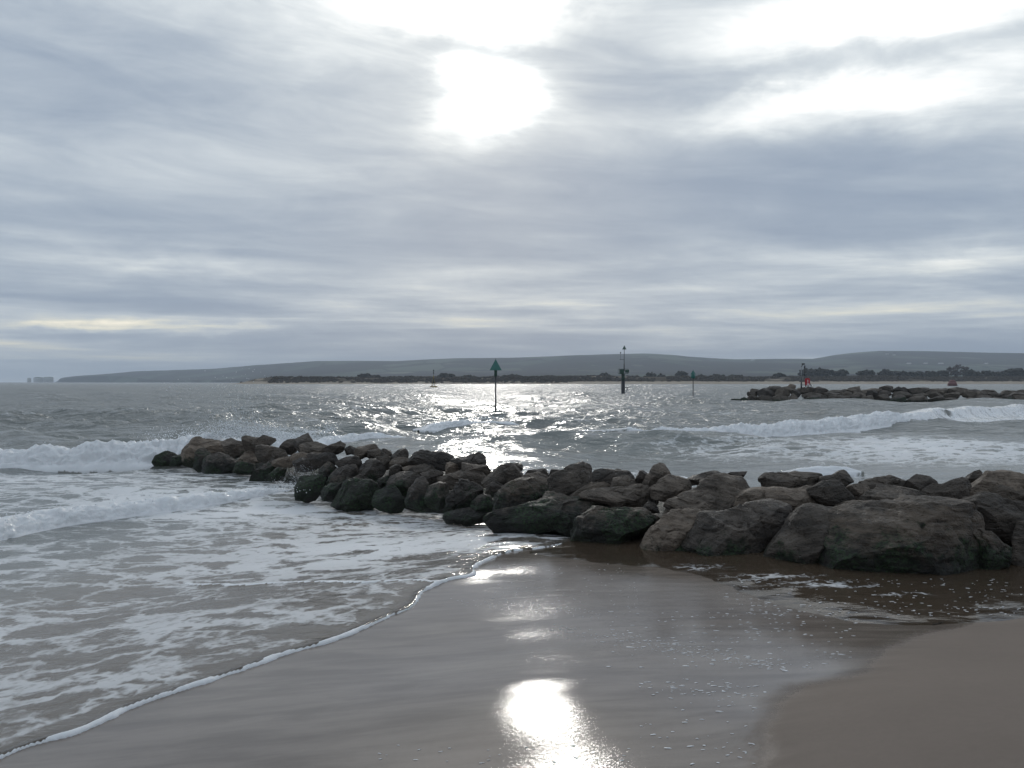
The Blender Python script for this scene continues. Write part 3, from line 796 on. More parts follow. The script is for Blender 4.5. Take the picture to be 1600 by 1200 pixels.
R_ = [
 # tip of the groyne, left
 ('b', 'small brown boulder lying lowest and farthest left, beyond the groyne tip', [(239,719),(244,710),(255,704),(265,707),(271,714),(278,721),(262,725),(246,725)]),
 ('d', 'low wave-washed stone between the leftmost boulder and the big tip slab', [(264,716),(275,710),(286,713),(293,720),(282,726),(266,726)]),
 ('p', 'big flat-topped pale brown slab at the left tip of the groyne', [(282,695),(284,687),(291,681),(312,681),(336,683),(353,695),(354,704),(340,714),(300,724),(284,722)]),
 ('b', 'brown boulder with a sloping right edge, next right of the flat-topped tip slab', [(345,687),(355,684),(368,685),(380,693),(388,701),(386,708),(372,713),(356,709),(348,700)]),
 ('b', 'brown boulder with a single upright horn, in front of the big splash', [(378,691),(400,685),(415,687),(422,680),(426,679),(430,683),(433,696),(420,704),(392,702)]),
 ('p', 'narrow pale stone wedged under the left end of the flat-topped slab', [(291,707),(298,702),(306,704),(308,722),(296,725),(291,716)]),
 ('b', 'squarish brown boulder standing in the foam below the flat-topped slab', [(302,728),(303,704),(308,700),(318,701),(333,708),(337,722),(325,732),(305,733)]),
 ('d', 'broad dark humped boulder with a pale right flank at the waterline near the tip', [(316,738),(321,719),(336,705),(346,703),(356,708),(375,722),(384,730),(370,738),(345,741),(318,741)]),
 ('b', 'low stone sitting in the foam just right of the dark humped boulder', [(362,731),(376,722),(395,721),(402,729),(390,738),(366,739)]),
 ('p', 'rounded pale stone half hidden behind the dark humped boulder', [(371,712),(388,702),(398,703),(404,711),(390,719),(374,719)]),
 ('p', 'flat pale ledge stone under the rounded pale one near the tip', [(372,716),(392,709),(407,712),(408,720),(388,724),(374,722)]),
 ('b', 'brown boulder with a dark front, just below the horned boulder', [(398,703),(408,695),(420,696),(432,699),(446,698),(443,710),(422,722),(402,717)]),
 ('d', 'dark peaked boulder standing alone in front, foam around its foot', [(389,748),(397,733),(410,724),(418,717),(425,722),(435,731),(428,744),(416,751),(393,752)]),
 ('b', 'brown block leaning on the right side of the lone dark peaked boulder', [(417,748),(424,734),(435,729),(448,733),(443,744),(431,750)]),
 # left-middle
 ('d', 'smooth dark egg-shaped boulder on the crest against the white splash', [(456,700),(460,686),(468,679),(480,676),(490,680),(496,685),(496,693),(484,700),(468,706),(458,706)]),
 ('b', 'low brown stone leaning on the left side of the dark egg-shaped boulder', [(436,699),(450,689),(460,686),(467,696),(464,706),(444,708)]),
 ('b', 'wide brown boulder just below and right of the dark egg-shaped one', [(465,706),(475,695),(486,690),(497,692),(509,695),(514,704),(497,712),(470,712)]),
 ('b', 'brown domed boulder with a bird-white fleck on the crest, beside the foam', [(502,694),(511,688),(520,685),(531,686),(543,696),(539,703),(534,709),(515,711),(502,705)]),
 ('d', 'tiny dark stone on the crest between the domed boulder and the tilted slab', [(537,702),(542,698),(547,696),(554,701),(556,708),(540,709)]),
 ('p', 'tilted flat slab on the crest rising to a sharp right corner', [(553,707),(556,702),(578,695),(590,692),(595,700),(585,709),(563,715)]),
 ('b', 'brown stone under the sharp corner of the tilted crest slab', [(571,712),(577,704),(588,701),(601,703),(606,713),(590,718)]),
 ('p', 'pale flat slab lying across the middle below the wide brown boulder', [(450,711),(475,706),(500,707),(514,711),(505,720),(460,721)]),
 ('b', 'upright brown stone with a sloping pale left edge, left of the pale flat slab', [(419,718),(428,708),(439,699),(448,703),(457,713),(444,721),(424,725)]),
 ('p', 'flat grey stone awash just above the splash on the front side', [(422,721),(436,712),(455,714),(462,721),(446,728),(428,727)]),
 ('d', 'black wet stone under the domed boulder with the white fleck', [(482,716),(492,709),(510,705),(528,707),(533,717),(520,726),(495,728),(480,725)]),
 ('d', 'black jagged stone being splashed, right of the flat awash stone', [(454,724),(475,713),(495,712),(510,717),(510,728),(480,735),(462,733)]),
 ('d', 'large dark brown rounded boulder in the centre of the left half, above the grey-topped ones', [(521,724),(530,711),(544,706),(558,710),(568,717),(565,731),(545,738),(522,735)]),
 ('g', 'mossy rounded stone right beside the small splash', [(496,735),(505,725),(514,721),(523,724),(526,737),(514,748),(502,748)]),
 ('d', 'big dark stone with a grey sheen just right of the mossy rounded stone', [(506,752),(517,738),(530,727),(542,722),(555,726),(560,739),(553,752),(532,758),(512,758)]),
 ('d', 'big black boulder with a glistening sloped top edge, left-centre', [(555,740),(560,722),(570,715),(585,715),(597,724),(603,735),(600,749),(580,756),(558,752)]),
 ('d', 'small dark stone with a pale rim above the first green boulder', [(516,753),(526,744),(541,739),(548,746),(543,757),(524,761)]),
 ('g', 'green weed-covered pointed boulder at far left of the front row', [(461,774),(468,760),(475,748),(487,742),(498,746),(509,755),(508,769),(494,780),(465,781)]),
 ('d', 'low black stone tucked between the two green weedy boulders at left', [(498,769),(508,756),(530,754),(536,769),(518,778),(500,780)]),
 ('g', 'large wedge-shaped boulder striped with bright green weed, left front', [(511,791),(526,772),(535,750),(543,747),(565,751),(580,751),(598,763),(598,782),(570,793),(530,795)]),
 ('d', 'flat dark stone lying behind the top of the green striped wedge', [(546,750),(565,740),(580,742),(592,750),(582,758),(555,759)]),
 ('d', 'small black rounded stone right above the low humped front boulder', [(586,757),(592,746),(604,743),(610,752),(603,766),(590,767)]),
 ('g', 'low humped black boulder at the water edge, right of the green striped wedge', [(580,792),(588,772),(602,760),(616,757),(628,765),(635,781),(622,795),(585,797)]),
 ('d', 'big dark triangular boulder with a pale ridge line in the centre-left', [(599,764),(603,752),(614,740),(627,734),(648,741),(661,746),(656,760),(642,772),(610,770)]),
 ('d', 'dark steep boulder with a rounded top right of the low humped front boulder', [(633,784),(640,765),(652,750),(660,744),(668,751),(676,764),(676,779),(662,790),(638,791)]),
 ('d', 'dark boulder ending in a small sharp peak at the waterline', [(662,788),(672,768),(678,757),(683,751),(690,757),(698,766),(702,782),(694,793),(667,793)]),
 ('d', 'broad dark block with a grooved right shoulder, right of the small sharp peak', [(694,788),(700,766),(709,754),(720,748),(732,750),(745,757),(756,763),(757,780),(742,794),(704,795)]),
 ('b', 'reddish brown slab with a bright wet left top above the grooved block', [(682,748),(698,740),(716,738),(735,730),(748,733),(759,744),(758,758),(737,757),(706,761),(690,760)]),
 ('b', 'smooth brown boulder behind the reddish slab', [(718,735),(730,723),(745,726),(762,728),(769,740),(760,749),(735,745)]),
 ('p', 'small pale pointed stone standing up in front of the long rounded crest boulder', [(695,735),(703,725),(709,719),(716,722),(721,733),(716,739),(700,740)]),
 ('d', 'wet black rugged stone in the middle, left of the reddish slab', [(653,747),(665,738),(685,730),(696,736),(694,748),(678,759),(663,755)]),
 ('b', 'smooth brown lens-shaped stone with a wet left rim, centre-left', [(634,740),(645,729),(662,724),(676,728),(683,738),(668,747),(648,747)]),
 ('p', 'thin pale ledge just above the lens-shaped stone', [(626,735),(640,726),(662,722),(670,728),(654,737),(634,742)]),
 ('d', 'small grey-topped stone left of the lens-shaped stone', [(606,734),(612,727),(624,725),(633,734),(628,746),(610,747)]),
 ('p', 'flat pale slab with a straight top below the small dark pyramid', [(608,723),(616,716),(640,714),(652,722),(642,730),(612,731)]),
 ('d', 'dark pyramid boulder sharp against the bright water on the crest', [(605,716),(616,706),(626,700),(631,703),(640,716),(624,722),(610,722)]),
 ('d', 'small dark crest stone just left of the dark pyramid', [(594,706),(601,700),(614,705),(613,715),(598,717)]),
 ('b', 'brown block below the crest, left of the flat pale straight-topped slab', [(582,715),(605,711),(614,718),(613,731),(595,731)]),
 ('d', 'long dark rugged boulder on the crest before the glittering sea', [(637,716),(645,709),(656,705),(666,702),(680,705),(695,704),(708,711),(714,721),(702,732),(668,729),(648,728)]),
 ('d', 'smooth dark boulder with a rounded right end on the crest before the glitter', [(702,722),(712,712),(735,709),(750,706),(758,711),(763,719),(761,729),(747,733),(720,734),(708,731)]),
 # centre
 ('b', 'smooth tan dome-shaped boulder in the centre of the groyne', [(750,756),(757,744),(770,733),(785,727),(795,734),(805,748),(799,760),(770,762)]),
 ('b', 'brown stone right behind the smooth tan dome', [(784,733),(803,726),(815,732),(821,741),(812,753),(795,752)]),
 ('d', 'low dark crest stone behind the tan dome', [(776,731),(788,724),(800,722),(812,725),(820,732),(802,739)]),
 ('d', 'dark block directly under the tan dome', [(755,765),(761,750),(780,750),(792,763),(780,775),(758,774)]),
 ('g', 'big dark whale-backed boulder resting on the wide green slab', [(765,795),(770,778),(788,762),(796,753),(813,747),(830,750),(850,760),(860,770),(850,785),(822,798),(785,805),(768,803)]),
 ('d', 'black block in shadow left of the whale-backed boulder', [(733,788),(750,773),(770,771),(776,794),(748,800)]),
 ('d', 'flat wet slab almost level with the water in front of the black block', [(688,807),(705,800),(722,796),(736,794),(752,798),(772,798),(766,811),(737,817),(705,816)]),
 ('g', 'very wide low slab carpeted with green weed, centre front', [(750,815),(780,800),(812,789),(838,779),(860,771),(890,773),(925,775),(955,777),(970,785),(966,803),(930,821),(890,831),(850,835),(815,834),(782,825)]),
 ('b', 'brown rough boulder right of the whale-backed boulder, below the low crest', [(810,749),(830,740),(845,737),(858,743),(870,756),(874,774),(857,774),(838,762),(824,755)]),
 ('b', 'brown boulder with a squared darker front face, centre, below the round black crest boulder', [(854,750),(862,741),(880,736),(897,734),(912,738),(924,746),(928,757),(912,768),(893,777),(870,777),(857,768)]),
 ('d', 'low dark crest stone left of the round black crest boulder', [(856,741),(868,733),(880,733),(887,742),(872,748)]),
 ('d', 'long low dark stone on the crest above the rough brown boulder', [(818,737),(835,730),(850,732),(863,740),(847,747),(828,745)]),
 ('d', 'round black boulder on the crest, largest there in the centre', [(878,738),(886,730),(895,724),(906,720),(917,721),(929,730),(934,738),(932,750),(905,750),(884,746)]),
 ('d', 'flat-backed black boulder on the crest next right of the round black one', [(925,748),(935,737),(952,732),(970,731),(983,736),(992,747),(989,760),(960,763),(935,759)]),
 ('b', 'roundish brown boulder leaning on the front of the flat-backed black one', [(949,764),(958,749),(970,741),(985,743),(994,752),(1001,763),(978,772),(955,771)]),
 ('p', 'streaked pale stone slanting up to the right, centre of the groyne', [(886,777),(905,763),(920,755),(935,748),(946,748),(955,757),(950,769),(912,780)]),
 ('b', 'long brown slab lying across the centre above the second green boulder', [(900,779),(915,768),(940,763),(966,761),(1000,757),(1020,761),(1033,773),(1026,790),(990,793),(965,790),(935,784)]),
 ('d', 'small dark crest stone at the left foot of the tall peaked boulder', [(991,749),(997,738),(1007,735),(1015,744),(1011,757),(996,757)]),
 ('b', 'tall peaked grey-brown boulder standing up above the crest, right of centre', [(1004,750),(1012,738),(1020,726),(1028,719),(1035,719),(1046,730),(1058,748),(1054,760),(1010,762)]),
 ('b', 'thin long stone lying at the foot of the tall peaked boulder', [(996,757),(1015,748),(1035,745),(1050,748),(1040,760),(1005,764)]),
 ('b', 'brown wedge boulder right below the tall peaked one', [(1010,763),(1030,750),(1045,742),(1060,744),(1075,748),(1085,757),(1076,772),(1047,781),(1025,777)]),
 ('g', 'large dark green boulder with a silvery scaly top, right of the wide green slab', [(884,838),(907,816),(930,804),(948,790),(965,785),(985,785),(1016,789),(1039,803),(1030,824),(1014,836),(998,855),(945,860),(912,853)]),
 ('d', 'small black stone above the silvery scaly top of the green boulder', [(1002,791),(1016,782),(1029,789),(1031,799),(1010,799)]),
 # right
 ('b', 'very large dark brown boulder with a reddish hump, right of centre', [(1026,800),(1040,776),(1062,765),(1077,761),(1103,746),(1124,742),(1150,741),(1166,746),(1192,758),(1188,778),(1155,797),(1130,810),(1100,810),(1058,804)]),
 ('d', 'low dark crest stone left behind the reddish hump', [(1077,750),(1095,741),(1108,736),(1120,737),(1134,743),(1118,754),(1090,760)]),
 ('d', 'tiny stone on the crest between the tall peaked boulder and the reddish hump', [(1071,749),(1080,742),(1090,744),(1091,754),(1077,757)]),
 ('d', 'small cap-like stone on the crest just behind the reddish hump', [(1136,744),(1148,737),(1158,736),(1168,744),(1157,752),(1142,751)]),
 ('p', 'pale ridged slab sloping down to the wet sand, with a pale streak at its foot', [(996,858),(1005,842),(1025,818),(1047,797),(1065,793),(1096,792),(1108,803),(1106,821),(1090,845),(1063,860),(1035,869),(1003,867)]),
 ('d', 'huge dark block with a pale sloping top edge, right front', [(1052,868),(1080,846),(1098,825),(1104,808),(1130,802),(1160,796),(1195,788),(1222,780),(1237,788),(1236,814),(1226,842),(1206,868),(1160,876),(1095,876)]),
 ('g', 'low black-green stone under the left end of the huge dark block', [(1030,865),(1055,845),(1075,836),(1096,848),(1099,869),(1050,872)]),
 ('p', 'long brown layered slab lying behind the huge dark block', [(1146,786),(1165,770),(1182,766),(1215,764),(1242,763),(1262,759),(1282,768),(1298,789),(1275,803),(1240,807),(1222,797),(1190,794),(1162,796)]),
 ('b', 'dark upright brown boulder right of the long layered slab', [(1258,762),(1285,751),(1318,750),(1334,770),(1338,793),(1322,801),(1300,798),(1278,778)]),
 ('b', 'flat-topped long slab on the crest, right of centre', [(1177,750),(1185,742),(1208,737),(1240,738),(1262,738),(1282,740),(1289,749),(1280,758),(1240,768),(1188,769)]),
 ('d', 'dark triangular stone on the crest right of the flat-topped long slab', [(1282,752),(1300,742),(1314,736),(1322,734),(1330,741),(1340,753),(1312,762)]),
 ('p', 'small pale grey stone caught between the big boulders at right', [(1306,792),(1317,782),(1330,783),(1337,795),(1327,805),(1308,803)]),
 ('b', 'brown furrowed slab with a green foot, left of the biggest boulder', [(1193,871),(1215,845),(1235,828),(1240,806),(1265,794),(1302,791),(1340,800),(1318,828),(1297,850),(1286,872),(1265,890),(1206,887)]),
 ('g', 'biggest boulder of all, pitted and weed-stained, right front by the pool', [(1270,878),(1284,846),(1300,824),(1325,804),(1360,792),(1400,789),(1425,789),(1440,781),(1490,785),(1520,795),(1537,812),(1548,838),(1535,876),(1510,910),(1460,912),(1400,903),(1330,897),(1280,890)]),
 ('b', 'smooth rounded brown boulder right behind the biggest boulder', [(1332,798),(1336,780),(1350,769),(1375,759),(1393,756),(1412,760),(1436,768),(1460,779),(1440,796),(1390,806),(1345,808)]),
 ('b', 'low brown crest boulder behind the smooth rounded one at right', [(1343,767),(1352,752),(1375,745),(1395,743),(1412,748),(1422,758),(1412,771),(1370,771)]),
 ('b', 'small brown stone tucked left of the low brown crest boulder', [(1322,763),(1338,753),(1358,753),(1362,768),(1347,778),(1330,782)]),
 ('d', 'dark triangular boulder on the crest with a pointed top, far right half', [(1413,755),(1430,745),(1439,740),(1449,745),(1466,755),(1456,773),(1430,772)]),
 ('b', 'brown boulder with a long left slope, left of the small round knob', [(1440,774),(1466,755),(1490,744),(1506,746),(1521,756),(1512,774),(1497,792),(1460,786)]),
 ('b', 'small round knob of rock sticking up on the crest at right', [(1503,749),(1511,740),(1517,734),(1526,733),(1536,743),(1533,754),(1512,757)]),
 ('p', 'large smooth humped boulder on the crest at the right edge', [(1496,787),(1515,765),(1538,745),(1565,736),(1582,737),(1605,747),(1626,760),(1620,775),(1575,775),(1552,782),(1530,788)]),
 ('p', 'smooth brown boulder at the right edge, below the humped crest boulder', [(1536,774),(1560,757),(1574,753),(1600,761),(1630,775),(1620,792),(1560,788)]),
 ('b', 'large overhanging boulder at the right edge with a dark hollow under it', [(1498,785),(1518,772),(1540,770),(1575,775),(1625,784),(1650,820),(1615,855),(1585,857),(1548,846),(1520,812)]),
 ('g', 'weedy dark stone filling the gap right of the biggest boulder', [(1518,826),(1545,827),(1560,838),(1580,856),(1576,878),(1548,893),(1520,890)]),
 ('b', 'boulder cut by the right edge of the picture beside the pool', [(1577,872),(1590,845),(1601,825),(1645,815),(1675,850),(1660,890),(1600,890)]),
 ('p', 'small flat grey pebble stone in the gap above the pool at far right', [(1555,868),(1565,862),(1575,863),(1579,872),(1567,877)]),
]
for mk, OUT_, poly in [('b', 'brown boulder behind the right edge of the near groyne crest', [(1600,775),(1625,752),(1665,745),(1700,760),(1712,790),(1680,800),(1620,796)]), ('p', 'pale boulder on the crest past the right picture edge', [(1690,780),(1715,752),(1760,742),(1800,760),(1812,795),(1760,806),(1700,800)]), ('g', 'weedy boulder by the pool past the right picture edge', [(1640,885),(1655,835),(1690,800),(1750,796),(1785,830),(1790,880),(1740,905),(1670,905)]),
                 ('b', 'brown boulder at the landward front end of the near groyne', [(1780,880),(1790,820),(1830,790),(1880,800),(1905,850),(1895,895),(1830,905)]), ('b', 'brown boulder at the landward end of the near groyne crest', [(1800,790),(1825,755),(1870,745),(1910,765),(1920,800),(1860,812)])]:
    R_.append((mk, OUT_, poly))
for i, (mk, lab, poly) in enumerate(R_):
    P = np.array(poly, float)
    x0, x1 = P[:, 0].min(), P[:, 0].max(); y0, y1 = P[:, 1].min(), P[:, 1].max()
    cx = .5 * (x0 + x1)
    Yf, ty = pile_Y(cx, y1)
    w = (x1 - x0) / F * Yf; h = (y1 - y0) / F * Yf
    D = min(max(.42 * math.sqrt(w * h) + .08 * w, .10), .62)
    Yc = Yf + D * .75
    # let the buried foot run on downwards
    P2_ = P.copy()
    low = P[:, 1] > y0 + .72 * (y1 - y0)
    P2_[low, 1] += .11 * (y1 - y0) + 1
    lev = 6 if (x1 - x0) > 55 else (5 if (x1 - x0) > 18 else 4)
    rock(P2_, Yc, D, MR[mk], lev, 100 + i, lab, 'boulders of the near groyne', blunt=2.9 if mk in 'gb' else 2.6, rough=1.15 if (x1 - x0) > 60 else .9)

# packed rubble under the boulders
cx_ = np.linspace(215, 1720, 260)
prof = [(-.05, -.45), (.35, -.10), (.9, .10), (1.6, .28), (2.4, .42), (3.2, .46), (4.2, .3), (5.2, -.1), (6.2, -.6)]
cv_ = []
for px in cx_:
    ty = np.interp(px, TOE[:, 0], TOE[:, 1]); tz = np.interp(px, TOE[:, 0], TOE[:, 2])
    Yt = (H - tz) * F / (ty - HY)
    e = min(1, (px - 215) / 120)
    for d, z in prof:
        yy = Yt + .35 + d * (.35 + .55 * e)
        cv_.append(((px - 800) / F * yy, yy, tz + z * (.35 + .65 * e) - .14))
cv_ = np.array(cv_)
cv_[:, 2] += .10 * fbm(cv_ * 2.5, 3)
core = mesh_obj('rubble_mound', cv_, grid_faces(len(cx_), len(prof)), MR['d'])
tag(core, 'dark packed rubble filling the gaps under the boulders of the near groyne', 'rubble')

# ------------------------------------------------------------------ far groyne
ORD = ['first', 'second', 'third', 'fourth', 'fifth', 'sixth', 'seventh', 'eighth', 'ninth', 'tenth', 'eleventh', 'twelfth', 'thirteenth', 'fourteenth', 'fifteenth', 'sixteenth', 'seventeenth', 'eighteenth', 'nineteenth', 'twentieth', 'twenty-first', 'twenty-second', 'twenty-third', 'twenty-fourth', 'twenty-fifth', 'twenty-sixth', 'twenty-seventh', 'twenty-eighth']
def blobpoly(x0, x1, y0, y1, rs):
    n = rs.integers(8, 11); out = []
    cx, cy = .5 * (x0 + x1), .5 * (y0 + y1)
    for k in range(n):
        a = 2 * math.pi * (k + rs.uniform(-.25, .25)) / n
        ca, sa = math.cos(a), math.sin(a)
        q = (abs(ca) ** 2.6 + abs(sa) ** 2.6) ** (-1 / 2.6) * rs.uniform(.84, 1.06)
        out.append((cx + ca * q * (x1 - x0) / 2, cy + sa * q * (y1 - y0) / 2))
    return out
rs = np.random.default_rng(5)
TOPE = np.array([(1140, 619), (1160, 614), (1178, 607), (1195, 604), (1215, 602), (1240, 603), (1260, 607), (1300, 607), (1345, 607), (1400, 605), (1440, 608), (1490, 607), (1540, 610), (1600, 611), (1760, 610)])
BOTE = np.array([(1140, 626), (1170, 626), (1200, 627), (1500, 628), (1560, 627), (1760, 628)])
GY = 92.0
def far_row(name, f0, f1, Yd, xa, xb, wmin, wmax):
    x = xa; k = 0
    while x < xb:
        w = rs.uniform(wmin, wmax) * (.6 if x < 1180 else 1)
        t = np.interp(x + w / 2, TOPE[:, 0], TOPE[:, 1]); b = np.interp(x + w / 2, BOTE[:, 0], BOTE[:, 1])
        y0 = b + (t - b) * f1 + rs.uniform(-2.6, 2.2); y1 = b + (t - b) * f0 + 2
        hh = (y1 - y0)
        lab = f'grey-brown boulder of the far groyne, {ORD[k]} from the tip in its {name} row'
        rock(blobpoly(x - 1, x + w * 1.18, y0, y1, rs), Yd + rs.uniform(-.4, .5), max(.4, .4 * w / F * Yd), MR['f' if rs.random() < .66 else 'd'], 4, 900 + int(x * 3) + int(f1 * 50), lab, 'boulders of the far groyne', rough=1.3)
        x += w; k += 1
far_row('waterline', -.12, .50, GY, 1140, 1640, 17, 31)
far_row('middle', .28, .82, GY + 1.3, 1166, 1640, 18, 32)
far_row('top', .55, 1.06, GY + 2.5, 1172, 1640, 20, 33)
rock([(1229, 607), (1230, 601), (1236, 599), (1242, 601), (1244, 607), (1240, 612), (1231, 612)], GY + 2.3, .55, MR['p'], 3, 777, 'pale squarish boulder perched highest on the far groyne, left of the red lifebuoy stand', 'boulders of the far groyne')

# ------------------------------------------------------------------ markers in the water
mgreen = plain('green_paint', (.015, .115, .095), .5, var=.2)
mgreen2 = plain('weathered_green_paint', (.03, .075, .055), .6, var=.35)
mpole = plain('dark_steel', (.035, .037, .04), .5, .0, .3)
mgal = plain('galvanised_steel', (.24, .25, .26), .5, .3, .2)
mred = plain('red_plastic', (.42, .018, .03), .5, var=.15)
mwhite = plain('white_plastic', (.72, .72, .70), .5, var=.08)
myel = plain('yellow_paint', (.22, .16, .03), .5, var=.15)
mblack = plain('black_paint', (.018, .018, .02), .5, var=.2)
mpink = plain('faded_red_paint', (.15, .060, .058), .6, var=.3, scale=2)

def P_(px, py, Y):
    return Vector(((px - 800) / F * Y, Y, H - (py - HY) / F * Y))

def pyramid(bm, c, w, h, d=None, thick=None):
    """hollow-looking conical topmark: four sloping sides"""
    seg = 4 if thick is None else 16
    base = [bm.verts.new((c[0] + w / 2 * math.cos(2 * math.pi * k / seg), c[1] + w / 2 * math.sin(2 * math.pi * k / seg), c[2])) for k in range(seg)]
    top = bm.verts.new((c[0], c[1], c[2] + h))
    for k in range(seg): bm.faces.new((base[k], base[(k + 1) % seg], top))
    bm.faces.new(base[::-1])

def marker(px, ybase, ytop, Y, tw, th, label, board=None):
    b = P_(px, ybase, Y); t = P_(px, ytop, Y)
    o = empty('channel_marker', (b.x, b.y, 0)); hgt = t.z
    r = .055
    bm = bmesh.new(); cyl(bm, (0, 0, -2.6), (0, 0, hgt - th * .55), r, r * .9, 14); bm_obj('pole', bm, mpole, o, True)
    bm = bmesh.new(); pyramid(bm, (0, 0, hgt - th), tw, th); pm = bm_obj('topmark', bm, mgreen, o)
    bm = bmesh.new(); cyl(bm, (0, 0, hgt - th - .42), (0, 0, hgt - th + .05), r * 1.9, r * 1.9, 14); bm_obj('sleeve', bm, mgreen2 if board is None else mgreen, o, True)
    bm = bmesh.new(); cyl(bm, (0, 0, hgt - .06), (0, 0, hgt + .05), .02, .01, 8); bm_obj('tip', bm, mpole, pm)
    if board:
        bm = bmesh.new()
        cyl(bm, (0, 0, hgt - th - board), (0, 0, hgt - th - .03), tw * .40, tw * .40, 16); bm_obj('daymark_can', bm, mgreen, o, True)
    tag(o, label, 'channel marker', 'green channel markers')
    return o
marker(774.5, 651, 561, 55.0, .84, .78, 'larger green triangle marker on a tall dark pole, nearest, in the sun glitter')
marker(1083, 628, 578, 89.0, .60, .52, 'smaller green triangle marker on a thin pole off the far groyne tip', board=.42)

# pile beacon
Yb = 150.0
o = empty('pile_beacon', tuple(P_(973.6, 616, Yb).xy) + (0,))
def zz_(py): return H - (py - HY) / F * Yb
def xx_(px): return (px - 973.6) / F * Yb
bm = bmesh.new(); cyl(bm, (0, 0, -3), (0, 0, zz_(594)), .36, .36, 18); bm_obj('pile', bm, mpole, o, True)
bm = bmesh.new(); cyl(bm, (0, 0, zz_(594)), (0, 0, zz_(584)), .33, .33, 18); bm_obj('painted_collar', bm, mgreen2, o, True)
bm = bmesh.new(); box(bm, (0, 0, zz_(584)), (1.75, 1.5, .10), .01); pf_ = bm_obj('platform', bm, mgreen2, o)
bm = bmesh.new(); box(bm, (xx_(971.5), 0, zz_(580.4)), (.78, .8, .78), .03); bm_obj('equipment_cabinet', bm, mgreen2, o)
bm = bmesh.new(); box(bm, (xx_(979.6), -.1, zz_(580)), (.72, .5, .55), .03); bm_obj('battery_box', bm, mgreen2, o)
for s in (-1, 1):
    for q in (-1, 1):
        bm = bmesh.new(); cyl(bm, (s * .85, q * .72, zz_(584)), (s * .85, q * .72, zz_(576.5)), .025, seg=8); bm_obj('guard_post', bm, mpole, pf_)
bm = bmesh.new()
for q in (-1, 1): cyl(bm, (-.85, q * .72, zz_(576.6)), (.85, q * .72, zz_(576.6)), .022, seg=8)
for s in (-1, 1): cyl(bm, (s * .85, -.72, zz_(576.6)), (s * .85, .72, zz_(576.6)), .022, seg=8)
bm_obj('guard_rail', bm, mpole, pf_)
bm = bmesh.new(); cyl(bm, (xx_(975.2), 0, zz_(580)), (xx_(975.2), 0, zz_(569)), .10, .09, 12); cyl(bm, (xx_(975.2), 0, zz_(569)), (xx_(975.4), 0, zz_(545)), .055, .045, 12); ms_ = bm_obj('mast', bm, mpole, o, True)
bm = bmesh.new(); pyramid(bm, (xx_(975.5), 0, zz_(546)), .80, .78); bm_obj('topmark', bm, mgreen2, o)
bm = bmesh.new(); cyl(bm, (xx_(968.3), 0, zz_(562)), (xx_(975.2), 0, zz_(562)), .035, seg=8); bm_obj('cross_arm', bm, mpole, ms_)
bm = bmesh.new(); cyl(bm, (xx_(969.6), 0, zz_(562)), (xx_(969.6), 0, zz_(552)), .018, seg=8); bm_obj('lantern_stem', bm, mpole, ms_)
bm = bmesh.new(); cyl(bm, (xx_(969.6), 0, zz_(552.2)), (xx_(969.6), 0, zz_(550)), .12, .09, 12); bm_obj('lantern', bm, mblack, o, True)
bm = bmesh.new(); box(bm, (xx_(979.5), 0, zz_(605.5)), (.85, .25, .10)); cyl(bm, (xx_(978.5), 0, zz_(613)), (xx_(981), 0, zz_(605.5)), .05, seg=8); bm_obj('mooring_bracket', bm, mpole, o)
bm = bmesh.new()
for s in (-.18, .18): cyl(bm, (s - .1, -.44, -.5), (s - .1, -.44, zz_(584)), .022, seg=6)
for k in range(14): cyl(bm, (-.28, -.44, .1 + k * .3), (.08, -.44, .1 + k * .3), .014, seg=6)
bm_obj('ladder', bm, mpole, o)
tag(o, 'dark pile beacon with platform, cabinet and thin mast topped by a triangle', 'beacon')

# cardinal buoy
Yb2 = 330.0
o = empty('navigation_buoy', tuple(P_(677.5, 605, Yb2).xy) + (0,))
def zb(py): return H - (py - HY) / F * Yb2
bm = bmesh.new(); cyl(bm, (0, 0, -.4), (0, 0, .35), 1.55, 1.6, 24); cyl(bm, (0, 0, .35), (0, 0, .6), 1.6, 1.2, 24); bm_obj('float', bm, myel, o, True)
bm = bmesh.new()
for k in range(4):
    a = math.pi / 4 + k * math.pi / 2
    bm2 = bmesh.new(); cyl(bm2, (.95 * math.cos(a), .95 * math.sin(a), .55), (.42 * math.cos(a), .42 * math.sin(a), zb(593)), .09, .08, 8); bm_obj('leg', bm2, myel, o, True)
    b_ = a + math.pi / 2
    cyl(bm, (.75 * math.cos(a), .75 * math.sin(a), 1.35), (.75 * math.cos(b_), .75 * math.sin(b_), 1.35), .05, seg=6)
bm_obj('cross_brace', bm, myel, o)
bm = bmesh.new(); cyl(bm, (0, 0, 1.7), (0, 0, zb(592.5)), .62, .45, 12); bm_obj('tower_panel', bm, mblack, o, True)
bm = bmesh.new(); cyl(bm, (0, 0, zb(592.5)), (0, 0, zb(586.5)), .22, .16, 12); bm_obj('lantern_tower', bm, myel, o, True)
bm = bmesh.new(); cyl(bm, (0, 0, zb(586.5)), (0, 0, zb(577)), .06, .05, 8); bm_obj('mast', bm, mblack, o, True)
for py in (583.5, 580):
    bm = bmesh.new(); cyl(bm, (0, 0, zb(py)), (0, 0, zb(py - 2.6)), .38, .05, 16); bm_obj('topmark_cone', bm, mblack, o, True)
tag(o, 'small black and yellow lattice buoy floating far out left of the green marker', 'buoy')

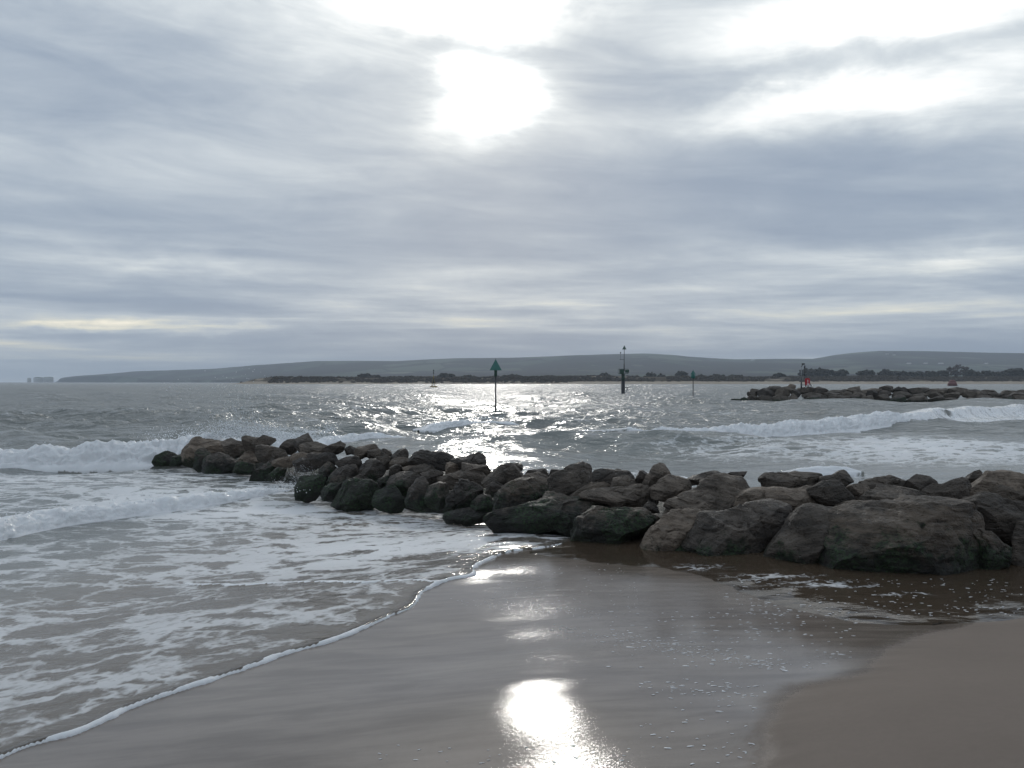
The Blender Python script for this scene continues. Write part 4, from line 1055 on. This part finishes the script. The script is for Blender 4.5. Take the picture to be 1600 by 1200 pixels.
# squat red buoy beyond the far groyne
Yr = 430.0
o = empty('mooring_buoy', tuple(P_(1488, 603, Yr).xy) + (0,))
bm = bmesh.new(); cyl(bm, (0, 0, -.6), (0, 0, .5), 2.35, 2.45, 28); cyl(bm, (0, 0, .5), (0, 0, 2.4), 2.45, 1.9, 28); cyl(bm, (0, 0, 2.4), (0, 0, 3.4), 1.9, .8, 28); bm_obj('drum', bm, mpink, o, True)
bm = bmesh.new(); cyl(bm, (0, 0, -.3), (0, 0, .35), 2.52, 2.52, 28); bm_obj('fender_band', bm, mblack, o, True)
bm = bmesh.new(); cyl(bm, (0, 0, 3.4), (0, 0, 4.1), .18, .12, 10); bm_obj('eye_post', bm, mpole, o, True)
tag(o, 'squat faded red buoy floating beyond the far groyne at right', 'buoy')

# lifebuoy stand and lamp post on the far groyne
Yl = GY + 2.6
def pl(px, py, dy=0.0): return Vector(((px - 800) / F * Yl, Yl + dy, H - (py - HY) / F * Yl))
b0 = pl(1260.5, 610)
o = empty('lifebuoy_stand', tuple(b0))
def rel(px, py, dy=0.0): return pl(px, py, dy) - b0
bm = bmesh.new(); cyl(bm, rel(1258.4, 612), rel(1258.4, 592), .05, seg=10); bm_obj('post', bm, mpole, o, True)
bm = bmesh.new(); cyl(bm, rel(1263.6, 612), rel(1263.6, 592), .05, seg=10); bm_obj('post', bm, mpole, o, True)
c = rel(1261, 596.5, -.12)
bm = bmesh.new(); box(bm, c, (.58, .22, .86), .08); hs = bm_obj('red_housing', bm, mred, o)
bm = bmesh.new(); box(bm, c + Vector((.03, -.125, -.28)), (.26, .02, .14)); bm_obj('label_plate', bm, mwhite, hs)
bm = bmesh.new(); box(bm, c + Vector((.0, -.13, .05)), (.06, .03, .34)); bm_obj('handle', bm, mwhite, hs)
c2 = rel(1261.6, 605.6, -.10)
bm = bmesh.new()
R1, R2, N1, N2 = .22, .065, 24, 8
vs = [[bm.verts.new((c2.x + (R1 + R2 * math.cos(2 * math.pi * j / N2)) * math.cos(2 * math.pi * i / N1), c2.y + R2 * math.sin(2 * math.pi * j / N2), c2.z + (R1 + R2 * math.cos(2 * math.pi * j / N2)) * math.sin(2 * math.pi * i / N1))) for j in range(N2)] for i in range(N1)]
for i in range(N1):
    for j in range(N2):
        bm.faces.new((vs[i][j], vs[(i + 1) % N1][j], vs[(i + 1) % N1][(j + 1) % N2], vs[i][(j + 1) % N2]))
bm_obj('life_ring', bm, mwhite, o, True)
for (xa, ya, xb, yb) in [(1265, 597, 1272, 608), (1265, 595, 1269, 606)]:
    bm = bmesh.new(); cyl(bm, rel(xa, ya), rel(xb, yb, .3), .03, seg=8); bm_obj('stay', bm, mgal, o, True)
tag(o, 'red lifebuoy housing on posts with a white ring, standing on the far groyne', 'lifebuoy stand')
b0 = pl(1252, 609)
o = empty('lamp_post', tuple(b0))
bm = bmesh.new(); cyl(bm, rel(1252, 611), rel(1252, 596), .085, seg=12); bm_obj('base_sleeve', bm, mpole, o, True)
bm = bmesh.new(); cyl(bm, rel(1252, 596), rel(1252, 573), .055, .05, seg=12); bm_obj('post', bm, mgal, o, True)
bm = bmesh.new(); cyl(bm, rel(1252, 573), rel(1255.4, 568.6), .04, seg=8); bm_obj('arm', bm, mpole, o, True)
bm = bmesh.new(); box(bm, rel(1255, 568.8), (.36, .22, .16), .03); bm_obj('lamp_head', bm, mblack, o)
bm = bmesh.new(); cyl(bm, rel(1257.4, 576), rel(1257.4, 571), .09, .07, seg=10); cyl(bm, rel(1257.4, 592), rel(1257.4, 576), .03, .03, seg=8); bm_obj('warning_light', bm, mpole, o, True)
bm = bmesh.new(); cyl(bm, rel(1248.5, 596.3), rel(1257.4, 596.3), .035, seg=8); cyl(bm, rel(1252, 601.5), rel(1257.4, 601.5), .035, seg=8); bm_obj('cross_bar', bm, mpole, o, True)
tag(o, 'thin grey post with a lamp head, just left of the red lifebuoy housing', 'lamp post')

# ------------------------------------------------------------------ spit across the channel
YS = 880.0
def spit_profile(X_, d):
    """height of the dunes at distance d behind the waterline"""
    pxx = X_ / YS * F + 800
    hill = np.interp(pxx, [300, 345, 365, 390, 405, 430, 520, 620, 760, 900, 1000, 1200, 1400, 1800], [-.6, 1, 5.6, 7.6, 7.8, 7.2, 6.8, 7.0, 7.4, 7.6, 7.6, 7.8, 8.0, 8.2])
    nn = fbm(np.c_[X_ * .018, d * .02, np.zeros(len(X_))], 4)
    n2 = fbm(np.c_[X_ * .06, d * .06, np.ones(len(X_))], 3)
    beach = np.interp(pxx, [300, 860, 960, 1800], [.2, .3, 2.2, 2.2])
    return -1.2 + (beach + 1.2) * sst(d, -6, 26) + np.maximum(0, hill - beach + 2.2 * nn + .8 * n2) * sst(d, 22 + 20 * nn, 70)
sx = np.arange(-340, 900, 3.0); sy = np.concatenate([np.arange(-10, 110, 3.0), np.arange(110, 420, 25.0)])
SX, SY = np.meshgrid(sx, sy)
SZ = spit_profile(SX.ravel(), SY.ravel())
SZ *= 1 - sst(SY.ravel(), 300, 410) * .8
mspit, gg = material('dune_land')
pos = gg.n('ShaderNodeNewGeometry').outputs['Position']
x, y, z = gg.sep(pos)
n1 = gg.noise(pos, .05, 5, .6); n2 = gg.noise(pos, .22, 5, .65)
veg = gg.step(gg.m('ADD', z, gg.m('MULTIPLY', gg.m('SUBTRACT', n2, .5), 3.4)), 2.7, 3.5)
bare = gg.step(gg.noise(gg.comb(gg.m('MULTIPLY', x, .6), y, z), .06, 3, .5), .60, .66)
veg = gg.m('MULTIPLY', veg, gg.m('SUBTRACT', 1.0, gg.m('MULTIPLY', bare, .85)))
cv2 = gg.mix(n2, (.030, .024, .016), (.085, .064, .040))
principled(gg, Base_Color=gg.mix(veg, gg.mix(n1, (.26, .215, .165), (.40, .34, .265)), cv2), Roughness=.9, Specular_IOR_Level=.1)
spit = mesh_obj('dune_spit', np.c_[SX.ravel(), YS + SY.ravel(), SZ], grid_faces(len(sy), len(sx)), mspit)
tag(spit, 'low sandy spit with brown dunes across the channel', kind='structure')

# scrub on the dunes: an uncountable mass of bushes
def leaf_mat(name, a, b):
    m, gg = material(name)
    oi = gg.n('ShaderNodeNewGeometry').outputs['Position']
    n = gg.noise(oi, .35, 4, .7)
    principled(gg, Base_Color=gg.mix(n, a, b), Roughness=.85, Specular_IOR_Level=.1)
    return m
mscrub = leaf_mat('heath_scrub', (.020, .016, .011), (.060, .045, .029))
mtree = leaf_mat('dark_foliage', (.016, .016, .012), (.050, .045, .032))
mbare = leaf_mat('bare_twigs', (.06, .05, .045), (.11, .095, .085))
mtrunk = plain('bark', (.05, .04, .032), .9)
def clumps(pts, sizes, level, squash, seed):
    v, f = ICO[level]; rs = np.random.default_rng(seed)
    n, k = len(pts), len(v)
    jit = 1 + rs.uniform(-.35, .35, (n, k))
    q = v[None] * jit[:, :, None] * np.asarray(sizes)[:, None, None]
    q[:, :, 2] *= squash
    q = q + np.asarray(pts)[:, None, :]
    ff = f[None] + (np.arange(n) * k)[:, None, None]
    return q.reshape(-1, 3), ff.reshape(-1, 3)
rs = np.random.default_rng(3)
ns = 9000
bx = rs.uniform(-325, 640, ns); bd = 26 + rs.random(ns) ** 1.5 * 110
bz = spit_profile(bx, bd)
dens = fbm(np.c_[bx * .03, bd * .03, np.zeros(ns)], 3)
ok = (bz > np.where(bx > 70, 3.1, 1.7)) & (dens > -.35)
lx = bx / YS * F + 800
ok &= ~((lx > 355) & (lx < 402) & (bd < 75))
bx, bd, bz = bx[ok], bd[ok], bz[ok]
szs = rs.uniform(1.0, 2.9, len(bx))
q, f = clumps(np.c_[bx, YS + bd, bz + .2], szs, 1, .55, 8)
scrub = mesh_obj('dune_scrub', q, f, mscrub, smooth=False)
tag(scrub, 'brown heath scrub covering the dunes of the spit', 'scrub', kind='stuff')

def tree(px, top, wpx, label, d=95.0, bare=False):
    Yd = YS + d
    X_ = (px - 800) / F * Yd
    zg = float(spit_profile(np.array([X_]), np.array([d]))[0]) - .2
    ht = H - (top - HY) / F * Yd - zg; wd = wpx / F * Yd
    rs = np.random.default_rng(int(px * 7))
    o = empty('tree', (X_, Yd, zg))
    bm = bmesh.new(); cyl(bm, (0, 0, -.4), (0, 0, ht * .55), .28, .14, 8)
    for k in range(5):
        a = rs.uniform(0, 6.28); cyl(bm, (0, 0, ht * (.2 + .07 * k)), (wd * .3 * math.cos(a), wd * .3 * math.sin(a), ht * (.5 + .08 * k)), .10, .03, 6)
    bm_obj('trunk', bm, mtrunk, o)
    n = 60 if bare else 95
    u = rs.normal(size=(n, 3)); u /= np.linalg.norm(u, axis=1)[:, None]; u *= rs.random(n)[:, None] ** .42
    pts = u * [wd * .5, wd * .45, ht * .46]; pts[:, 2] += ht * .52
    pts[:, 2] += .07 * ht * np.sin(pts[:, 0] * 1.3 + rs.uniform(0, 6))
    s = rs.uniform(.05, .12, n) * (wd + ht) * (.55 if bare else .8)
    q, f = clumps(pts, s, 1, .75, int(px))
    mesh_obj('crown', q, f, mbare if bare else mtree, o, smooth=False)
    tag(o, label, 'tree', 'trees on the spit')
TREES = [(500, 588.5, 8, 'tiny lone dark tree farthest left on the spit'), (570, 583.5, 22, 'broad dark tree on the spit, left of the small buoy'), (588, 586, 14, 'small dark tree touching the right side of the broad one on the spit'),
 (640, 587.5, 18, 'low dark tree on the spit just left of the small buoy'), (697, 584, 26, 'dark rounded tree on the spit just right of the small buoy'), (730, 587, 24, 'low spreading tree on the spit between buoy and near green marker'), (800, 586.5, 30, 'low dark tree on the spit just right of the near green marker'),
 (860, 587.5, 24, 'low dark tree on the spit midway from near green marker to pile beacon'), (944, 583, 18, 'dark flat-topped tree on the spit just left of the pile beacon'), (1017, 581.5, 15, 'dark tree on the spit, first right of the pile beacon'), (1033, 584.5, 12, 'small dark tree on the spit, second right of the pile beacon'),
 (1065, 580, 19, 'squarish dark tree on the spit just left of the far green marker'), (1096, 585, 11, 'small dark tree on the spit just right of the far green marker'), (1122, 584.5, 20, 'low dark tree on the spit, second right of the far green marker'), (1150, 586, 24, 'low bushy tree on the spit above the left tip of the far groyne'),
 (1218, 583, 20, 'dark tree on the spit above the far groyne, left of the lamp post'), (1262, 577, 26, 'dark tree directly behind the red lifebuoy housing'), (1285, 576, 30, 'dark tree first right of the lifebuoy housing'), (1312, 578, 26, 'dark tree second right of the lifebuoy housing'),
 (1352, 579, 28, 'rounded dark tree standing apart in the right-hand wood'), (1384, 578, 24, 'dark tree left of centre in the right-hand wood'), (1405, 580.5, 26, 'low dark tree in the middle of the right-hand wood'), (1430, 581.5, 28, 'dark tree in the right-hand wood, third left of the bare tree'),
 (1452, 581, 26, 'dark tree in the right-hand wood, second left of the bare tree'), (1471, 580, 24, 'dark tree touching the left side of the tall bare tree'), (1496, 570, 34, 'tall pale bare tree rising above the right-hand wood', 110.0, True), (1518, 578.5, 24, 'dark tree touching the right side of the tall bare tree'),
 (1540, 580, 26, 'dark tree second right of the tall bare tree'), (1562, 580.5, 24, 'low dark tree left of the big dark crown at the right edge'), (1586, 575.5, 34, 'big dark crown at the right edge of the wood'), (1618, 577, 30, 'dark tree cut by the right edge of the picture')]
for t in TREES: tree(*t)

# ------------------------------------------------------------------ hills and chalk headland
RIDGE = np.array([(60, 598), (88, 597.2), (95, 590.5), (105, 589), (118, 587.5), (155, 585), (185, 582.5), (215, 579.8), (250, 578.8), (335, 576), (400, 570.3), (450, 567), (495, 564), (560, 563.6), (620, 564), (670, 561.5), (712, 559.6), (800, 559), (860, 556.8), (900, 555.2), (960, 553.6), (1015, 553), (1045, 554.5), (1075, 557.4), (1110, 559.8), (1150, 561.5), (1240, 560.6), (1270, 560.8), (1306, 554.5), (1340, 550.6), (1375, 548.3), (1450, 548.8), (1540, 551), (1600, 552), (1750, 557), (1900, 560), (2300, 566)], float)
hp = np.arange(86, 2300, 4.0); ht_ = np.linspace(0, 1, 46)
HP, HT = np.meshgrid(hp, ht_)
HP = HP.ravel(); HT = HT.ravel()
YN = np.interp(HP, [86, 160, 300, 500, 900, 2300], [4700, 4300, 3600, 2600, 2100, 2000]); YF = 5200.0
Yh = YN + (YF * 1.25 - YN) * HT
rz = H + (HY - np.interp(HP, RIDGE[:, 0], RIDGE[:, 1])) / F * YF
tr_ = (YF - YN) / (YF * 1.25 - YN)
rel_ = HT / tr_
Xh = (HP - 800) / F * Yh
nz = fbm(np.c_[Xh * .0016, Yh * .0016, np.zeros(len(Xh))], 5)
shape = np.where(rel_ <= 1, .10 + .90 * sst(rel_, -.15, 1.06) ** 1.35, 1 - .45 * sst(rel_, 1, 1.8))
cliff = np.interp(HP, [86, 170, 260], [1, .8, 0])
shape = np.maximum(shape, cliff * .80 * sst(rel_, -.01, .02))
bumpy = np.where(rel_ < .93, 1 + .16 * nz * sst(rel_, 0, .3) * (1 - sst(rel_, .7, .93)), 1)
Zh = rz * shape * bumpy
Zh = np.where(HT == 0, -3, Zh)
mhill, gg = material('downland')
pos = gg.n('ShaderNodeNewGeometry').outputs['Position']
nor = gg.n('ShaderNodeNewGeometry').outputs['Normal']
n1 = gg.noise(gg.vm('MULTIPLY', pos, (1, .6, 3.0)), .0022, 6, .6)
vor = gg.n('ShaderNodeTexVoronoi'); gg.link(gg.vm('MULTIPLY', pos, (1, .5, 1)), vor.inputs['Vector']); vor.inputs['Scale'].default_value = .0042
field = gg.sep(vor.outputs['Color'])[0]
n2 = gg.noise(pos, .02, 4, .7)
wood = gg.step(gg.m('ADD', n1, gg.m('MULTIPLY', field, .22)), .52, .60)
cgrass = gg.mix(field, (.060, .075, .056), (.17, .18, .13))
cwood = gg.mix(n2, (.012, .012, .012), (.045, .038, .034))
ch = gg.mix(wood, cgrass, cwood)
hed = gg.n('ShaderNodeTexVoronoi', feature='DISTANCE_TO_EDGE'); gg.link(gg.vm('MULTIPLY', pos, (1, .5, 1)), hed.inputs['Vector']); hed.inputs['Scale'].default_value = .0042
ch = gg.mix(gg.step(hed.outputs['Distance'], .05, .02), ch, (.03, .032, .022))
steep = gg.step(gg.sep(nor)[2], .55, .30)
chalk = gg.mix(gg.noise(gg.vm('MULTIPLY', pos, (1, 1, .3)), .05, 5, .6), (.20, .20, .18), (.42, .42, .40))
principled(gg, Base_Color=gg.mix(steep, ch, chalk), Roughness=.95, Specular_IOR_Level=.05)
hills = mesh_obj('hills', np.c_[Xh, Yh, Zh], grid_faces(len(ht_), len(hp)), mhill)
tag(hills, 'long low hills of fields and woods behind the spit', kind='structure')

mchalk, gg = material('chalk')
pos = gg.n('ShaderNodeNewGeometry').outputs['Position']
x, y, z = gg.sep(pos)
n = gg.noise(gg.comb(x, y, gg.m('MULTIPLY', z, .25)), .12, 5, .65)
n2 = gg.noise(pos, .05, 3, .6)
topg = gg.step(gg.sep(gg.n('ShaderNodeNewGeometry').outputs['Normal'])[2], .5, .75)
principled(gg, Base_Color=gg.mix(topg, gg.mix(n, (.17, .17, .155), (.48, .48, .45)), (.06, .075, .045)), Roughness=.95)
def stack(px0, px1, top, label, seed):
    Yk = 4750.0
    rs = np.random.default_rng(seed)
    X0, X1 = (px0 - 800) / F * Yk, (px1 - 800) / F * Yk
    zt = (HY - top) / F * Yk + H
    v, f = ICO[4]
    n = 6.0
    k = (np.hypot(v[:, 0], v[:, 1]) ** n + np.abs(v[:, 2]) ** n) ** (-1 / n)
    q = v * k[:, None] * [(X1 - X0) / 2, max(18, (X1 - X0) * .45), zt / 2 + 2]
    q[:, 2] += zt / 2 - 2
    q[:, :2] *= (1 + .16 * fbm(q * [.05, .05, .012] + seed, 3))[:, None]
    q[:, 2] += np.where(q[:, 2] > zt * .6, 5 * fbm(q * [.03, .03, 0] + seed, 3), 0)
    o = mesh_obj('sea_stack', q, f, mchalk); o.location = ((X0 + X1) / 2, Yk, 0)
    tag(o, label, 'sea stack', 'chalk stacks off the headland')
stack(44.5, 47, 590.5, 'thin chalk pinnacle, leftmost thing standing on the horizon', 1)
stack(53, 67, 590, 'flat-topped chalk stack just right of the thin pinnacle', 2)
stack(69, 83, 589.2, 'chalk stack with a sloping right side nearest the headland', 3)

# a few pale houses on the far hillside
mwall = plain('pale_render', (.72, .70, .66), .8, var=.05)
mroof = plain('slate_roof', (.12, .11, .11), .8)
from mathutils.bvhtree import BVHTree
_dg = bpy.context.evaluated_depsgraph_get(); hills_bvh = BVHTree.FromObject(hills, _dg)
def house(px, py, w, label):
    d = Vector(((px - 800) / F, 1.0, -(py - HY) / F)).normalized()
    hit = hills_bvh.ray_cast(Vector((0, 0, H)), d)
    if hit[0] is None: return
    p = hit[0]; s = .62 * w / F * p.y
    o = empty('house', (p.x, p.y, p.z - 2))
    bm = bmesh.new(); box(bm, (0, 0, 5), (s, 12, 6)); [setattr(v_.co, 'z', v_.co.z - 2) for v_ in bm.verts]; bm_obj('wall', bm, mwall, o)
    bm = bmesh.new()
    v = [bm.verts.new(c) for c in [(-s / 2 - 1, -7, 6), (s / 2 + 1, -7, 6), (s / 2 + 1, 7, 6), (-s / 2 - 1, 7, 6), (-s / 2 - 1, 0, 9), (s / 2 + 1, 0, 9)]]
    for fc_ in ((0, 1, 5, 4), (2, 3, 4, 5), (0, 4, 3), (1, 2, 5), (3, 2, 1, 0)): bm.faces.new([v[k] for k in fc_])
    bm_obj('roof', bm, mroof, o)
    tag(o, label, 'house', 'houses on the far hill')
for a in [(1386, 553.5, 6, 'pale house highest on the right-hand hill, leftmost there'), (1397, 555, 5, 'pale house just right of the highest one on the right-hand hill'), (1420, 568.5, 9, 'long pale building left in the low row on the right-hand hill'), (1446, 568.4, 8, 'pale building in the middle of the low row on the right-hand hill'),
          (1470, 568.4, 10, 'long pale building third in the low row on the right-hand hill'), (1541, 568.6, 5, 'lone pale house near the right edge on the hillside'), (1176, 563, 8, 'pale building near the dip between the two hills')]:
    house(*a)

# ------------------------------------------------------------------ spray, foam and sparkle flecks, twig
mspray, gg = material('spray')
bsp = principled(gg, Base_Color=(.86, .88, .90), Roughness=.35)
def spray_cloud(px, py, Y, sx, sz, n, rmin, rmax, up=True):
    c = P_(px, py, Y)
    for _ in range(n):
        dz_ = abs(RNG.normal()) * sz if up else RNG.normal() * sz
        p = np.array([c.x + RNG.normal() * sx, Y + RNG.normal() * .35, c.z + dz_])
        SPRAY.append((p, RNG.uniform(rmin, rmax) * (1.2 - .5 * min(1, dz_ / (2.5 * sz)))))
spray_cloud(372, 684, 23.6, .55, .30, 1500, .006, .024)
spray_cloud(370, 668, 23.6, .35, .45, 500, .005, .014)
spray_cloud(405, 680, 23.6, .55, .18, 900, .006, .020)
spray_cloud(470, 684, 23.0, .60, .14, 700, .006, .018)
spray_cloud(300, 684, 23.4, .7, .16, 500, .006, .018)
spray_cloud(514, 676, 24, .12, .16, 120, .01, .025)
spray_cloud(378, 640, 23.6, .5, .45, 120, .006, .013)
spray_cloud(760, 656, 40, .9, .10, 200, .015, .04)
for (px, py) in [(340, 600), (360, 597), (383, 605), (400, 592), (352, 615), (372, 625), (330, 630), (410, 618), (395, 580), (345, 585), (260, 600), (300, 605)]:
    spray_cloud(px, py, 23.0, .25, .15, 5, .008, .016, False)
Ysp = pile_Y(470, 762)[0] - .25
spray_cloud(458, 762, Ysp, .20, .08, 360, .003, .008)
spray_cloud(474, 746, Ysp + .5, .16, .12, 260, .003, .007)
spray_cloud(452, 764, Ysp - .1, .28, .05, 250, .004, .012)
sp = np.array([s[0] for s in SPRAY]); sr = np.array([s[1] for s in SPRAY])
q, f = clumps(sp, sr, 1, 1.0, 4) if len(sp) < 4000 else (None, None)
if q is None:
    big_ = sr > .022
    v8 = np.array([(1, 0, 0), (-1, 0, 0), (0, 1, 0), (0, -1, 0), (0, 0, 1), (0, 0, -1)], float)
    f8 = np.array([(0, 2, 4), (2, 1, 4), (1, 3, 4), (3, 0, 4), (2, 0, 5), (1, 2, 5), (3, 1, 5), (0, 3, 5)])
    jit = 1 + np.random.default_rng(2).uniform(-.4, .4, (len(sp), 6))
    q = (v8[None] * jit[:, :, None] * sr[:, None, None] + sp[:, None, :]).reshape(-1, 3)
    f = (f8[None] + (np.arange(len(sp)) * 6)[:, None, None]).reshape(-1, 3)
spray = mesh_obj('sea_spray', q, f, mspray)
tag(spray, 'white spray and droplets thrown up by the breaking waves', 'spray', kind='stuff')

mfleck, gg = material('foam_and_sparkle')
pos = gg.n('ShaderNodeNewGeometry').outputs['Position']
principled(gg, Base_Color=gg.mix(gg.noise(pos, 90, 3, .6), (.75, .75, .75), (.95, .95, .95)), Roughness=.3)
rs = np.random.default_rng(21)
fl = []
def flecks(px0, px1, py0, py1, n, smin, smax, slope=0.0):
    for _ in range(n):
        px = rs.uniform(px0, px1); py = rs.uniform(py0, py1) + (px - px0) * slope
        fl.append((px, py, rs.uniform(smin, smax)))
flecks(950, 1340, 955, 1045, 190, .008, .022)
flecks(1000, 1190, 1060, 1195, 70, .005, .018)
flecks(560, 1000, 1165, 1195, 26, .005, .013)
flecks(1120, 1600, 905, 965, 260, .008, .022)
flecks(860, 1090, 975, 995, 110, .006, .016, .14)
flecks(760, 1000, 880, 960, 150, .004, .012)  # white flecks added as sun sparkle on the upper wet sand
flecks(700, 940, 930, 944, 70, .004, .012, .10)  # thin line of the same flecks, glints modelled as white specks
flecks(1090, 1230, 1010, 1030, 80, .006, .020, .16)
flecks(1000, 1200, 1065, 1085, 50, .006, .020, .02)
fv, ff = [], []
v, f = ICO[1]
for px, py, s in fl:
    p = on_sand(px, py)
    z = max(p[2], float(pool_z(p[0])) if p[1] > 5.4 else -9)
    if z > p[2] + .001: p = px2w(px, py, z)
    jit = 1 + rs.uniform(-.3, .3, len(v))
    qv = v * jit[:, None] * [s * rs.uniform(.4, 1.3), s * .30, s * .09]
    a = rs.normal() * .25; ca, sa = math.cos(a), math.sin(a)
    qv = np.c_[qv[:, 0] * ca - qv[:, 1] * sa, qv[:, 0] * sa + qv[:, 1] * ca, qv[:, 2]]
    ff.append(f + len(fv) * len(v)); fv.append(qv + [p[0], p[1], z + .0015])
flk = mesh_obj('foam_and_sparkle_flecks', np.concatenate(fv), np.concatenate(ff), mfleck)
tag(flk, 'small white flecks on the wet sand, stranded foam and some modelled as sun sparkle', 'foam', kind='stuff')

c = on_sand(1465, 981)
bm = bmesh.new()
cyl(bm, (-.035, 0, .010), (.02, .006, .016), .006, .005, 7); cyl(bm, (.02, .006, .016), (.045, .0, .034), .005, .003, 7); cyl(bm, (.015, .004, .016), (.022, .012, .04), .004, .002, 6)
tw = bm_obj('driftwood_twig', bm, mtrunk, None, True); tw.location = (c[0], c[1], c[2] + .012)
tag(tw, 'tiny dark twig lying at the edge of the pool on the sand', 'twig')

# ------------------------------------------------------------------ the air
mhaze = bpy.data.materials.new('haze'); mhaze.use_nodes = True
gg = G(mhaze.node_tree)
pvn = gg.n('ShaderNodeVolumePrincipled')
pvn.inputs['Color'].default_value = (.80, .89, 1.0, 1)
pvn.inputs['Density'].default_value = HAZE = 1.3e-4
pvn.inputs['Anisotropy'].default_value = 0.0
gg.link(pvn.outputs[0], gg.n('ShaderNodeOutputMaterial').inputs['Volume'])
bm = bmesh.new(); box(bm, (0, 5600, 143), (23400, 12200, 300))
hz = bm_obj('haze', bm, mhaze)
tag(hz, 'pale sea haze lying over the whole bay', 'haze', kind='stuff')
